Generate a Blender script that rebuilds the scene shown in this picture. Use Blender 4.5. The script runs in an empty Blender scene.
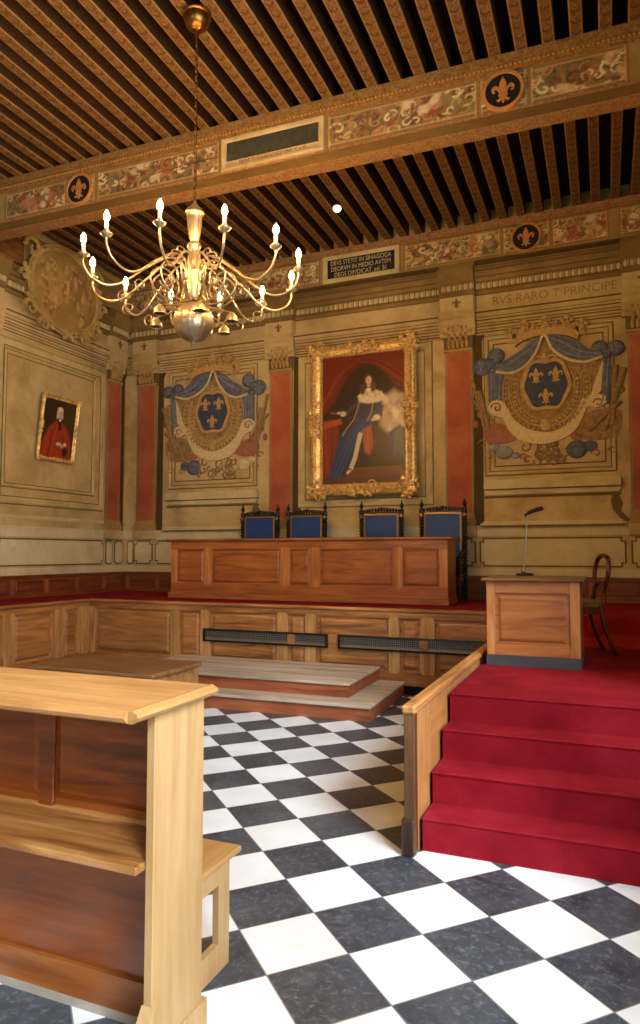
import bpy, math, random
import numpy as np
from mathutils import Vector, Matrix

PI = math.pi
D = bpy.data
scene = bpy.context.scene
COL = scene.collection

# ------------------------------------------------------------------ camera, world, lights, exposure
EYE_Z = 1.524
cam_d = D.cameras.new('camera')
cam_d.sensor_fit = 'VERTICAL'
cam_d.sensor_height = 36.0
cam_d.lens = 36.0 * 688.7 / 1024.0
cam_d.clip_start = 0.05
cam = D.objects.new('camera', cam_d)
COL.objects.link(cam)
cam.location = (0, 0, EYE_Z)
cam.rotation_euler = (PI / 2 + 0.0598, 0, math.radians(22.45))
scene.camera = cam

scene.view_settings.view_transform = 'Standard'
scene.view_settings.look = 'None'
scene.view_settings.exposure = 0.06
scene.view_settings.gamma = 1.0
scene.view_settings.use_curve_mapping = False

world = D.worlds.new('world')
scene.world = world
world.use_nodes = True
world.node_tree.nodes['Background'].inputs[0].default_value = (0.75, 0.87, 1.0, 1)
world.node_tree.nodes['Background'].inputs[1].default_value = 0.6

RW = 1.05            # right wall
FW = -3.5            # wall behind the camera
BW = 10.4            # back wall
LW = -8.2            # left wall
CZ = 6.5             # underside of the joists
WIN = [(-2.9, 0.25, 1.1, 5.2), (0.75, 2.76, 1.1, 5.4), (2.98, 4.2, 1.1, 5.4)]     # window openings in the right wall y0,y1,z0,z1

def area(name, loc, rot, sx, sy, power, color):
    l = D.lights.new(name, 'AREA')
    l.shape = 'RECTANGLE'; l.size = sx; l.size_y = sy
    l.energy = power; l.color = color
    o = D.objects.new(name, l); COL.objects.link(o)
    o.location = loc; o.rotation_euler = rot
    return o

DAY = (0.86, 0.94, 1.0)
for k, (y0, y1, z0, z1) in enumerate(WIN):
    area('window_and_fill_light', (RW + 0.42, (y0 + y1) / 2, (z0 + z1) / 2), (0, math.radians(90), 0), z1 - z0, y1 - y0, (420, 260, 80)[k], DAY)
sun_d = D.lights.new('sun', 'SUN'); sun_d.energy = 6.6; sun_d.angle = math.radians(17); sun_d.color = (0.86, 0.94, 1.0)
sun = D.objects.new('sun', sun_d); COL.objects.link(sun); sun.location = (8, -4, 9)
sun.rotation_euler = Vector((-0.63, 0.49, -0.60)).to_track_quat('-Z', 'Y').to_euler()
area('window_and_fill_light', (-4.2, FW - 0.42, 3.0), (math.radians(90), 0, 0), 2.4, 3.6, 90, DAY)  # added fill light, no window is known in the front wall
BULB_POWER = 1250.0
BULB_COLOR = (1.0, 0.56, 0.17)

# ------------------------------------------------------------------ helpers
def lin(h):
    h = h.lstrip('#')
    c = [int(h[i:i + 2], 16) / 255 for i in (0, 2, 4)]
    return tuple(((x + 0.055) / 1.055) ** 2.4 if x > 0.04045 else x / 12.92 for x in c)

def tag(o, label=None, cat=None, group=None, kind=None):
    if label: o['label'] = label
    if cat: o['category'] = cat
    if group: o['group'] = group
    if kind: o['kind'] = kind
    return o

def empty(name, loc=(0, 0, 0), rz=0.0, label=None, cat=None, group=None):
    o = D.objects.new(name, None)
    COL.objects.link(o)
    o.empty_display_size = 0.1
    o.location = loc; o.rotation_euler = (0, 0, rz)
    return tag(o, label, cat, group)

def copy_tree(o, parent=None):
    c = o.copy(); COL.objects.link(c)
    if parent is not None: c.parent = parent
    for ch in list(o.children):
        copy_tree(ch, c)
    return c

class MB:
    """collects geometry; o is an origin subtracted from every vertex"""
    def __init__(s, o=(0, 0, 0)):
        s.v = []; s.f = []; s.o = Vector(o); s.marks = []
    def add(s, vs, fs):
        n = len(s.v); s.marks.append((n, len(s.f)))
        s.v += [Vector(p) - s.o for p in vs]
        s.f += [tuple(i + n for i in f) for f in fs]
        return s
    def build_each(s, name, mat, parent, smooth=None):
        """one object for every shape that was added"""
        for (v0, f0), (v1, f1) in zip(s.marks, s.marks[1:] + [(len(s.v), len(s.f))]):
            m = MB(); m.v = s.v[v0:v1]; m.f = [tuple(i - v0 for i in f) for f in s.f[f0:f1]]
            m.build(name, mat, parent, smooth)
    def box(s, x0, x1, y0, y1, z0, z1):
        if x0 > x1: x0, x1 = x1, x0
        if y0 > y1: y0, y1 = y1, y0
        if z0 > z1: z0, z1 = z1, z0
        return s.add([(x0, y0, z0), (x1, y0, z0), (x1, y1, z0), (x0, y1, z0), (x0, y0, z1), (x1, y0, z1), (x1, y1, z1), (x0, y1, z1)],
                     [(0, 3, 2, 1), (4, 5, 6, 7), (0, 1, 5, 4), (1, 2, 6, 5), (2, 3, 7, 6), (3, 0, 4, 7)])
    def cbox(s, x0, x1, y0, y1, z0, z1, c=0.006):
        """box with chamfered edges"""
        if x0 > x1: x0, x1 = x1, x0
        if y0 > y1: y0, y1 = y1, y0
        if z0 > z1: z0, z1 = z1, z0
        c = min(c, (x1 - x0) * .3, (y1 - y0) * .3, (z1 - z0) * .3)
        import itertools
        vs = []; idx = {}
        for sx, sy, sz in itertools.product((0, 1), repeat=3):
            X = (x0, x1)[sx]; Y = (y0, y1)[sy]; Z = (z0, z1)[sz]
            ix = X + (c if sx == 0 else -c); iy = Y + (c if sy == 0 else -c); iz = Z + (c if sz == 0 else -c)
            for a, p in enumerate(((X, iy, iz), (ix, Y, iz), (ix, iy, Z))):
                idx[(sx, sy, sz, a)] = len(vs); vs.append(p)
        g = lambda *k: idx[k]
        fs = []
        def quad(l):
            ps = [Vector(vs[i]) for i in l]
            n = (ps[1] - ps[0]).cross(ps[2] - ps[0])
            cen = sum(ps, Vector()) / len(ps) - Vector(((x0 + x1) / 2, (y0 + y1) / 2, (z0 + z1) / 2))
            fs.append(tuple(l) if n.dot(cen) > 0 else tuple(reversed(l)))
        for a in range(3):
            for e in (0, 1):
                def key(p, q):
                    k = [0, 0, 0]; k[a] = e; o = [i for i in range(3) if i != a]; k[o[0]] = p; k[o[1]] = q
                    return g(*k, a)
                quad([key(0, 0), key(1, 0), key(1, 1), key(0, 1)])
        for a in range(3):
            o = [i for i in range(3) if i != a]
            for p in (0, 1):
                for q in (0, 1):
                    k0 = [0, 0, 0]; k1 = [0, 0, 0]; k0[a] = 0; k1[a] = 1
                    for k in (k0, k1): k[o[0]] = p; k[o[1]] = q
                    quad([g(*k0, o[0]), g(*k1, o[0]), g(*k1, o[1]), g(*k0, o[1])])
        for k in itertools.product((0, 1), repeat=3):
            quad([g(*k, 0), g(*k, 1), g(*k, 2)])
        return s.add(vs, fs)
    def prism(s, poly, w0, w1, plane='xz'):
        """poly (u,v) extruded from w0 to w1; xz -> (u, w, v), xy -> (u, v, w), yz -> (w, u, v)"""
        n = len(poly)
        m = {'xz': lambda u, v, w: (u, w, v), 'xy': lambda u, v, w: (u, v, w), 'yz': lambda u, v, w: (w, u, v)}[plane]
        vs = [m(u, v, w0) for u, v in poly] + [m(u, v, w1) for u, v in poly]
        ar = sum(poly[i][0] * poly[(i + 1) % n][1] - poly[(i + 1) % n][0] * poly[i][1] for i in range(n))
        fs = [tuple(range(n)), tuple(range(2 * n - 1, n - 1, -1))] + [(i, i + n, (i + 1) % n + n, (i + 1) % n) for i in range(n)]
        flip = (ar > 0) == (w1 > w0)
        if plane == 'xz': flip = not flip
        if flip: fs = [tuple(reversed(f)) for f in fs]
        return s.add(vs, fs)
    def frustum(s, x0, x1, z0, z1, wb, wt, inset):
        """raised field on a face whose outward direction is -y: wb, wt are y of base and of top"""
        i = inset
        vs = [(x0, wb, z0), (x1, wb, z0), (x1, wb, z1), (x0, wb, z1), (x0 + i, wt, z0 + i), (x1 - i, wt, z0 + i), (x1 - i, wt, z1 - i), (x0 + i, wt, z1 - i)]
        return s.add(vs, [(4, 5, 6, 7), (0, 1, 5, 4), (1, 2, 6, 5), (2, 3, 7, 6), (3, 0, 4, 7), (0, 3, 2, 1)])
    def frame(s, x0, x1, z0, z1, prof):
        """moulding frame around a rectangle on the -y face. prof: list of (inset, y)"""
        vs = []; fs = []
        for (i, y) in prof:
            vs += [(x0 + i, y, z0 + i), (x1 - i, y, z0 + i), (x1 - i, y, z1 - i), (x0 + i, y, z1 - i)]
        for k in range(len(prof) - 1):
            for j in range(4):
                a = 4 * k + j; b = 4 * k + (j + 1) % 4
                fs.append((a, b, b + 4, a + 4))
        return s.add(vs, fs)
    def lathe(s, prof, c=(0, 0, 0), seg=20, flutes=0, amp=0.0):
        vs = []; fs = []
        for r, z in prof:
            for k in range(seg):
                a = 2 * PI * k / seg
                rr = r * (1 + amp * math.cos(flutes * a)) if flutes else r
                vs.append((c[0] + rr * math.cos(a), c[1] + rr * math.sin(a), c[2] + z))
        n = len(prof)
        for i in range(n - 1):
            for k in range(seg):
                a = i * seg + k; b = i * seg + (k + 1) % seg
                fs.append((a, b, b + seg, a + seg))
        fs.append(tuple(reversed(range(seg)))); fs.append(tuple((n - 1) * seg + k for k in range(seg)))
        if prof[0][1] > prof[-1][1]: fs = [tuple(reversed(f)) for f in fs]
        return s.add(vs, fs)
    def tube(s, pts, r, seg=8, closed=False):
        pts = [Vector(p) for p in pts]
        n = len(pts)
        rs = r if isinstance(r, (list, tuple)) else [r] * n
        vs = []; fs = []
        up = None
        for i, p in enumerate(pts):
            if closed: t = pts[(i + 1) % n] - pts[i - 1]
            else: t = pts[min(i + 1, n - 1)] - pts[max(i - 1, 0)]
            if t.length < 1e-9: t = Vector((0, 0, 1))
            t.normalize()
            if up is None:
                up = Vector((0, 0, 1)) if abs(t.z) < 0.9 else Vector((1, 0, 0))
            a = t.cross(up)
            if a.length < 1e-6: a = t.cross(Vector((0.3, 1, 0.2)))
            a.normalize(); b = a.cross(t).normalized(); up = b
            for k in range(seg):
                q = 2 * PI * k / seg
                vs.append(p + (a * math.cos(q) + b * math.sin(q)) * rs[i])
        m = n if closed else n - 1
        for i in range(m):
            for k in range(seg):
                x = i * seg + k; y = i * seg + (k + 1) % seg; j = ((i + 1) % n) * seg
                fs.append((x, j + k, j + (k + 1) % seg, y))
        if not closed:
            fs.append(tuple(range(seg))); fs.append(tuple(reversed([(n - 1) * seg + k for k in range(seg)])))
        return s.add(vs, fs)
    def ball(s, c, rx, ry=None, rz=None, seg=12, rings=8):
        ry = rx if ry is None else ry; rz = rx if rz is None else rz
        vs = [(c[0], c[1], c[2] - rz)]; fs = []
        for i in range(1, rings):
            t = PI * i / rings
            for k in range(seg):
                a = 2 * PI * k / seg
                vs.append((c[0] + rx * math.sin(t) * math.cos(a), c[1] + ry * math.sin(t) * math.sin(a), c[2] - rz * math.cos(t)))
        vs.append((c[0], c[1], c[2] + rz)); last = len(vs) - 1
        for k in range(seg): fs.append((0, 1 + (k + 1) % seg, 1 + k))
        for i in range(rings - 2):
            for k in range(seg):
                a = 1 + i * seg + k; b = 1 + i * seg + (k + 1) % seg
                fs.append((a, b, b + seg, a + seg))
        o = 1 + (rings - 2) * seg
        for k in range(seg): fs.append((o + k, o + (k + 1) % seg, last))
        return s.add(vs, fs)
    def rot(s, m, c=(0, 0, 0)):
        c = Vector(c)
        s.v = [m @ (p - c) + c for p in s.v]; return s
    def build(s, name, mat, parent=None, smooth=None):
        me = D.meshes.new(name)
        me.from_pydata([tuple(p) for p in s.v], [], s.f)
        me.materials.append(mat)
        if smooth:
            me.shade_smooth(); me.set_sharp_from_angle(angle=math.radians(smooth))
        me.update()
        o = D.objects.new(name, me); COL.objects.link(o)
        if parent is not None: o.parent = parent
        return o

def struct(name, mb, mat, smooth=None):
    return tag(mb.build(name, mat, None, smooth), kind='structure')

def spline(pts, n=8):
    """catmull-rom through the points"""
    P = [Vector(p) for p in pts]; P = [P[0] * 2 - P[1]] + P + [P[-1] * 2 - P[-2]]
    out = []
    for i in range(1, len(P) - 2):
        a, b, c, d = P[i - 1:i + 3]
        for k in range(n):
            t = k / n
            out.append(0.5 * ((2 * b) + (c - a) * t + (2 * a - 5 * b + 4 * c - d) * t * t + (3 * b - a - 3 * c + d) * t ** 3))
    out.append(P[-2]); return out

# ------------------------------------------------------------------ materials
class NT:
    def __init__(s, name, rough=0.5, metal=0.0, spec=0.5):
        s.m = D.materials.new(name); s.m.use_nodes = True
        s.t = s.m.node_tree; s.b = s.t.nodes['Principled BSDF']
        s.b.inputs['Roughness'].default_value = rough
        s.b.inputs['Metallic'].default_value = metal
        s.b.inputs['Specular IOR Level'].default_value = spec
        s.x = None
    def n(s, t, **kw):
        nd = s.t.nodes.new(t)
        for k, v in kw.items(): setattr(nd, k, v)
        return nd
    def l(s, a, b): s.t.links.new(a, b)
    def coord(s, scale=(1, 1, 1), loc=(0, 0, 0), rot=(0, 0, 0)):
        tc = s.n('ShaderNodeTexCoord'); mp = s.n('ShaderNodeMapping')
        s.l(tc.outputs['Object'], mp.inputs[0])
        mp.inputs['Scale'].default_value = scale; mp.inputs['Location'].default_value = loc; mp.inputs['Rotation'].default_value = rot
        return mp.outputs[0]
    def noise(s, vec, scale=5, detail=4, rough=0.55, dist=0.0):
        nd = s.n('ShaderNodeTexNoise'); nd.inputs['Scale'].default_value = scale; nd.inputs['Detail'].default_value = detail
        nd.inputs['Roughness'].default_value = rough; nd.inputs['Distortion'].default_value = dist
        s.l(vec, nd.inputs['Vector']); return nd.outputs['Fac']
    def ramp(s, fac, stops):
        nd = s.n('ShaderNodeValToRGB'); s.l(fac, nd.inputs[0])
        e = nd.color_ramp.elements
        while len(e) < len(stops): e.new(0.5)
        for i, (p, c) in enumerate(stops):
            e[i].position = p; e[i].color = (*c[:3], 1)
        return nd.outputs[0]
    def mix(s, fac, a, b, mode='MIX'):
        nd = s.n('ShaderNodeMix', data_type='RGBA', blend_type=mode)
        for i, x in ((0, fac), (6, a), (7, b)):
            if isinstance(x, (int, float)): nd.inputs[i].default_value = x
            elif isinstance(x, tuple): nd.inputs[i].default_value = (*x[:3], 1)
            else: s.l(x, nd.inputs[i])
        return nd.outputs[2]
    def math(s, op, a, b=0.0, c=0.0):
        nd = s.n('ShaderNodeMath', operation=op)
        for i, x in enumerate((a, b, c)):
            if isinstance(x, (int, float)): nd.inputs[i].default_value = x
            else: s.l(x, nd.inputs[i])
        return nd.outputs[0]
    def bump(s, h, strength=0.3, dist=0.01):
        nd = s.n('ShaderNodeBump'); nd.inputs['Strength'].default_value = strength; nd.inputs['Distance'].default_value = dist
        s.l(h, nd.inputs['Height']); s.l(nd.outputs[0], s.b.inputs['Normal'])
    def color(s, c):
        if isinstance(c, tuple): s.b.inputs['Base Color'].default_value = (*c[:3], 1)
        else: s.l(c, s.b.inputs['Base Color'])
    def roughf(s, f, lo, hi):
        nd = s.n('ShaderNodeMapRange'); s.l(f, nd.inputs[0]); nd.inputs[3].default_value = lo; nd.inputs[4].default_value = hi
        s.l(nd.outputs[0], s.b.inputs['Roughness'])

def wood(name, dark, mid, light, axis='x', rough=0.38, scale=1.0, spec=0.5, knots=True):
    t = NT(name, rough, 0, spec)
    sc = {'x': (0.8, 9, 9), 'y': (9, 0.8, 9), 'z': (9, 9, 0.8)}[axis]
    v = t.coord(tuple(a * scale for a in sc))
    oi = t.n('ShaderNodeObjectInfo')
    off = t.n('ShaderNodeVectorMath', operation='SCALE')
    comb = t.n('ShaderNodeCombineXYZ')
    for i in range(3): t.l(oi.outputs['Random'], comb.inputs[i])
    t.l(comb.outputs[0], off.inputs[0]); off.inputs['Scale'].default_value = 37.0
    add = t.n('ShaderNodeVectorMath', operation='ADD'); t.l(v, add.inputs[0]); t.l(off.outputs[0], add.inputs[1])
    v = add.outputs[0]
    f = t.noise(v, 1.6, 6, 0.62, 0.8)
    fine = t.noise(v, 9, 3, 0.7, 0.2)
    c = t.ramp(f, [(0.36, lin(dark)), (0.5, lin(mid)), (0.66, lin(light))])
    c2 = t.mix(t.math('MULTIPLY', fine, 0.35), c, lin(dark), 'MIX')
    big = t.noise(t.coord((1.2, 1.2, 1.2)), 1.3, 2, 0.5)
    c3 = t.mix(t.ramp(big, [(0.35, (0, 0, 0)), (0.7, (0.45, 0.45, 0.45))]), c2, lin(dark), 'MIX')
    tint = t.mix(t.math('MULTIPLY', oi.outputs['Random'], 0.22), c3, lin(light), 'MIX')
    t.color(tint)
    t.roughf(fine, rough - 0.08, rough + 0.14)
    t.bump(f, 0.12, 0.004)
    return t.m

W_DAIS_X = wood('dais_oak', '643c1c', 'a06a38', 'c49058', 'x', 0.42)
W_DAIS_Z = wood('dais_oak_upright', '7c5430', 'b4854f', 'd4a870', 'z', 0.42)
W_DESK_X = wood('judge_desk_walnut', '723a18', 'a0602e', 'b87640', 'x', 0.34)
W_DESK_Z = wood('judge_desk_upright', '885026', 'b8763f', 'd09860', 'z', 0.34)
W_PALE_X = wood('pale_oak_top', '915f30', 'b58049', 'c4955f', 'x', 0.36)
W_PALE_Z = wood('pale_oak_side', '947043', 'a98657', 'b69568', 'z', 0.5)
W_PALE_Y = wood('pale_oak_bench', '8c6434', 'a87f4a', 'b8925c', 'y', 0.45)
W_INNER = wood('red_brown_panel', '4a2008', '7a3c12', '944f1c', 'x', 0.3)
W_STEP = wood('worn_grey_boards', '8a7967', 'b3a28e', 'ccbba6', 'x', 0.6)
W_RISER = wood('red_stained_riser', '6e3118', '96502c', 'ac6840', 'x', 0.42)
W_PED = wood('platform_brown', '5e3a1e', '8a5f38', 'a67c50', 'x', 0.4)
W_PED_R = wood('platform_side', '7c4f28', 'aa7644', 'c4935c', 'x', 0.45)
W_WAINS = wood('wainscot_dark', '4f2410', '7a3c1a', '8e4c24', 'x', 0.45)
W_WAINS_Z = wood('wainscot_stile', '6b3a1a', '93562c', 'a96c3e', 'z', 0.45)
W_RAIL_X = wood('rail_oak', '7c4a20', 'b07a40', 'c9965a', 'y', 0.42)
W_RAIL_Z = wood('rail_oak_upright', '85522a', 'ac7440', 'c08a54', 'z', 0.45)
W_MAHOG = wood('mahogany', '2e0f06', '5a2010', '7a3018', 'z', 0.22)
W_BLACK = wood('ebonised_wood', '060505', '0f0c0a', '1d1612', 'z', 0.3)
W_TOPDARK = wood('desk_top_brown', '4a2c14', '6a4424', '84603a', 'x', 0.3)

def flat(name, col, rough=0.6, metal=0.0, var=0.15, vs=6.0, spec=0.4, bump=0.0):
    t = NT(name, rough, metal, spec)
    f = t.noise(t.coord(), vs, 4, 0.6)
    c = lin(col)
    t.color(t.ramp(f, [(0.3, tuple(x * (1 - var) for x in c)), (0.7, tuple(min(1, x * (1 + var)) for x in c))]))
    if bump: t.bump(f, bump, 0.01)
    return t.m

def plaster(name, a, b, c, rough=0.8):
    t = NT(name, rough, 0, 0.25)
    v = t.coord()
    f = t.noise(v, 1.1, 6, 0.62, 0.4)
    g = t.noise(v, 7, 5, 0.65)
    h = t.noise(t.coord((1, 1, 0.25)), 3.2, 4, 0.6)
    col = t.ramp(f, [(0.3, lin(a)), (0.5, lin(b)), (0.72, lin(c))])
    col = t.mix(t.ramp(g, [(0.5, (0, 0, 0)), (0.8, (0.5, 0.5, 0.5))]), col, lin(a))
    col = t.mix(t.ramp(h, [(0.52, (0, 0, 0)), (0.75, (0.35, 0.35, 0.35))]), col, lin(c))
    t.color(col)
    t.bump(g, 0.1, 0.004)
    return t.m

P_WALL = plaster('painted_plaster', '917a50', 'b7a071', 'c8b488')
P_LIGHT = plaster('painted_plaster_light', 'a59468', 'c2b184', 'd2c398')
P_MID = plaster('painted_plaster_brown', '75603a', '8f774a', 'a68c5a')
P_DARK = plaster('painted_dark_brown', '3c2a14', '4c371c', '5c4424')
P_LINE = plaster('painted_line_brown', '5a4728', '6c5632', '7c653c')
P_RED = plaster('painted_red_marble', '8a4430', 'a2573c', 'b4704e')
P_CAP = plaster('painted_capital_ochre', '80653a', 'a3834e', 'bd9d64')
P_CAPL = plaster('relief_ochre', '8a7042', 'ab9058', 'c2a870')
P_CREAM = plaster('painted_cream', 'a89c7a', 'c2b792', 'd2c8a4')

def carpet():
    t = NT('crimson_carpet', 0.95, 0, 0.1)
    v = t.coord()
    f = t.noise(v, 3.0, 5, 0.65, 0.5); g = t.noise(v, 260, 2, 0.6)
    c = t.ramp(f, [(0.3, lin('700c1a')), (0.55, lin('861624')), (0.75, lin('962232'))])
    t.color(t.mix(t.math('MULTIPLY', g, 0.3), c, lin('6a0a18')))
    t.bump(g, 0.4, 0.003)
    return t.m
CARPET = carpet()

def tiles():
    t = NT('black_and_white_marble_tiles', 0.2, 0, 0.4)
    T = 0.33; ang = math.radians(46.38)
    tc = t.n('ShaderNodeTexCoord'); sep = t.n('ShaderNodeSeparateXYZ'); t.l(tc.outputs['Object'], sep.inputs[0])
    x = t.math('SUBTRACT', sep.outputs[0], -1.189); y = t.math('SUBTRACT', sep.outputs[1], 3.2502)
    ca, sa = math.cos(ang) / T, math.sin(ang) / T
    u = t.math('ADD', t.math('MULTIPLY', x, ca), t.math('MULTIPLY', y, sa))
    v = t.math('SUBTRACT', t.math('MULTIPLY', x, sa), t.math('MULTIPLY', y, ca))
    fu, fv = t.math('FLOOR', u), t.math('FLOOR', v)
    par = t.math('FLOORED_MODULO', t.math('ADD', fu, fv), 2.0)          # 0 = black
    def edge(a):
        fr = t.math('FRACT', a)
        return t.math('MINIMUM', fr, t.math('SUBTRACT', 1.0, fr))
    e = t.math('MINIMUM', edge(u), edge(v))
    grout = t.math('LESS_THAN', e, 0.008)
    cid = t.n('ShaderNodeCombineXYZ'); t.l(fu, cid.inputs[0]); t.l(fv, cid.inputs[1])
    wn = t.n('ShaderNodeTexWhiteNoise'); t.l(cid.outputs[0], wn.inputs[0])
    vec = t.coord()
    add = t.n('ShaderNodeVectorMath', operation='ADD'); sc = t.n('ShaderNodeVectorMath', operation='SCALE')
    t.l(wn.outputs['Color'], sc.inputs[0]); sc.inputs['Scale'].default_value = 20; t.l(vec, add.inputs[0]); t.l(sc.outputs[0], add.inputs[1])
    n1 = t.noise(add.outputs[0], 7, 8, 0.7, 1.2); n2 = t.noise(add.outputs[0], 34, 6, 0.75, 0.6); n3 = t.noise(add.outputs[0], 2.2, 3, 0.5)
    blk = t.ramp(n1, [(0.32, lin('22272e')), (0.55, lin('38404a')), (0.8, lin('57626e'))])
    blk = t.mix(t.ramp(n2, [(0.52, (0, 0, 0)), (0.68, (0.7, 0.7, 0.7))]), blk, lin('777c82'))
    blk = t.mix(t.ramp(n3, [(0.4, (0, 0, 0)), (0.8, (0.35, 0.35, 0.35))]), blk, lin('6d7075'))
    wht = t.ramp(n3, [(0.3, lin('d3d6d8')), (0.7, lin('e6eaed'))])
    wht = t.mix(t.ramp(n2, [(0.66, (0, 0, 0)), (0.85, (0.3, 0.3, 0.3))]), wht, lin('bdbab2'))
    c = t.mix(par, blk, wht)
    c = t.mix(grout, c, lin('7d7c78'))
    t.color(c)
    t.roughf(n1, 0.22, 0.42)
    t.bump(t.math('SUBTRACT', 1.0, grout), 0.2, 0.002)
    return t.m
TILES = tiles()

GOLD = NT('gilding', 0.42, 0.55); GOLD.color(GOLD.ramp(GOLD.noise(GOLD.coord(), 22, 4), [(0.3, lin('a8803c')), (0.55, lin('e6c27c')), (0.8, lin('f6e0a8'))])); GOLD.bump(GOLD.noise(GOLD.coord(), 60, 3), 0.35, 0.006); GOLD = GOLD.m
BRASS = NT('brass', 0.33, 0.8); BRASS.color(BRASS.ramp(BRASS.noise(BRASS.coord(), 9, 3), [(0.3, lin('94805e')), (0.7, lin('c4b294'))])); BRASS = BRASS.m
BRASS_D = flat('aged_brass', '8a6430', 0.3, 1.0)
CANDLE = flat('candle_tube_ivory', 'e9dfc6', 0.5)
BLACK = flat('black_metal', '141210', 0.35)
STEEL = flat('brushed_steel', '9a9488', 0.3, 0.9)
BLUE = flat('blue_leather', '173f7c', 0.42, 0, 0.18, 5)
STUD = flat('bronze_stud_border', '8b6a3a', 0.4, 0.6, 0.3, 60)
SEATY = flat('ochre_upholstery', '6e5a1c', 0.8)
DARKGR = flat('grille_dark', '35342f', 0.6)
GRILLE = flat('grille_metal', '86837a', 0.4, 0.7)
SLATE = flat('grey_plinth', '3d3e42', 0.5)
WHITE = flat('matt_white', 'e6e2d8', 0.5)
PALEBASE = flat('worn_pale_base', '8f877c', 0.7)

def emis(name, col, s):
    m = D.materials.new(name); m.use_nodes = True
    nt = m.node_tree; nt.nodes.remove(nt.nodes['Principled BSDF'])
    e = nt.nodes.new('ShaderNodeEmission'); e.inputs[0].default_value = (*col, 1); e.inputs[1].default_value = s
    nt.links.new(e.outputs[0], nt.nodes['Material Output'].inputs[0]); return m
# the flame shaped bulbs: area about 0.0034 m2 each
BULB = emis('lit_bulb', BULB_COLOR, BULB_POWER)
SPOT = emis('lit_lamp', (1.0, 0.8, 0.5), 6.0)

def joistmat(name, base, lo, hi, red, scales=False):
    t = NT(name, 0.7, 0, 0.25)
    v = t.coord((1, 1, 1)); oi = t.n('ShaderNodeObjectInfo')
    add = t.n('ShaderNodeVectorMath', operation='ADD'); t.l(v, add.inputs[0]); t.l(oi.outputs['Random'], add.inputs[1]); v = add.outputs[0]
    a = t.noise(v, 38, 6, 0.75, 1.8); b = t.noise(v, 12, 4, 0.6, 2.0)
    c = t.ramp(a, [(0.35, lin(lo)), (0.5, lin(base)), (0.66, lin(hi))])
    c = t.mix(t.ramp(b, [(0.5, (0, 0, 0)), (0.62, (0.7, 0.7, 0.7))]), c, lin(red))
    if scales:
        sp = t.n('ShaderNodeSeparateXYZ'); t.l(t.coord(), sp.inputs[0])
        q = t.math('ADD', sp.outputs[1], t.math('MULTIPLY', t.math('ABSOLUTE', sp.outputs[0]), 0.9))
        w = t.math('FRACT', t.math('MULTIPLY', q, 7.0))
        c = t.mix(t.ramp(w, [(0.0, (0.75, 0.75, 0.75)), (0.22, (0, 0, 0)), (0.85, (0, 0, 0)), (1.0, (0.5, 0.5, 0.5))]), c, lin(lo))
        ed = t.math('GREATER_THAN', t.math('ABSOLUTE', sp.outputs[0]), 0.045)
        c = t.mix(t.math('MULTIPLY', ed, 0.6), c, lin(hi))
    t.color(c); t.bump(a, 0.3, 0.01)
    return t.m
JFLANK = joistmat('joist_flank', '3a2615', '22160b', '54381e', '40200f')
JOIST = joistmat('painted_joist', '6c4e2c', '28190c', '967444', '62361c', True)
BOARD = joistmat('dark_ceiling_boards', '1c140c', '120c07', '281c10', '22140a')
MOULD_RED = joistmat('painted_red_scroll_band', '927046', '644826', 'b89a64', '844630')
MOULD_DOT = joistmat('painted_beaded_moulding', '866636', '543c1e', 'a4864e', '70452a')

def vcol(name, rough=0.75, spec=0.25):
    t = NT(name, rough, 0, spec)
    at = t.n('ShaderNodeAttribute'); at.attribute_name = 'paint'
    f = t.noise(t.coord(), 30, 4, 0.65)
    t.color(t.mix(t.ramp(f, [(0.3, (0.28, 0.28, 0.28)), (0.7, (0, 0, 0))]), at.outputs['Color'], (0.12, 0.08, 0.04)))
    return t.m
PAINT_WALL = vcol('fresco_paint'); PAINT_OIL = vcol('oil_paint', 0.3, 0.4)

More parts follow.
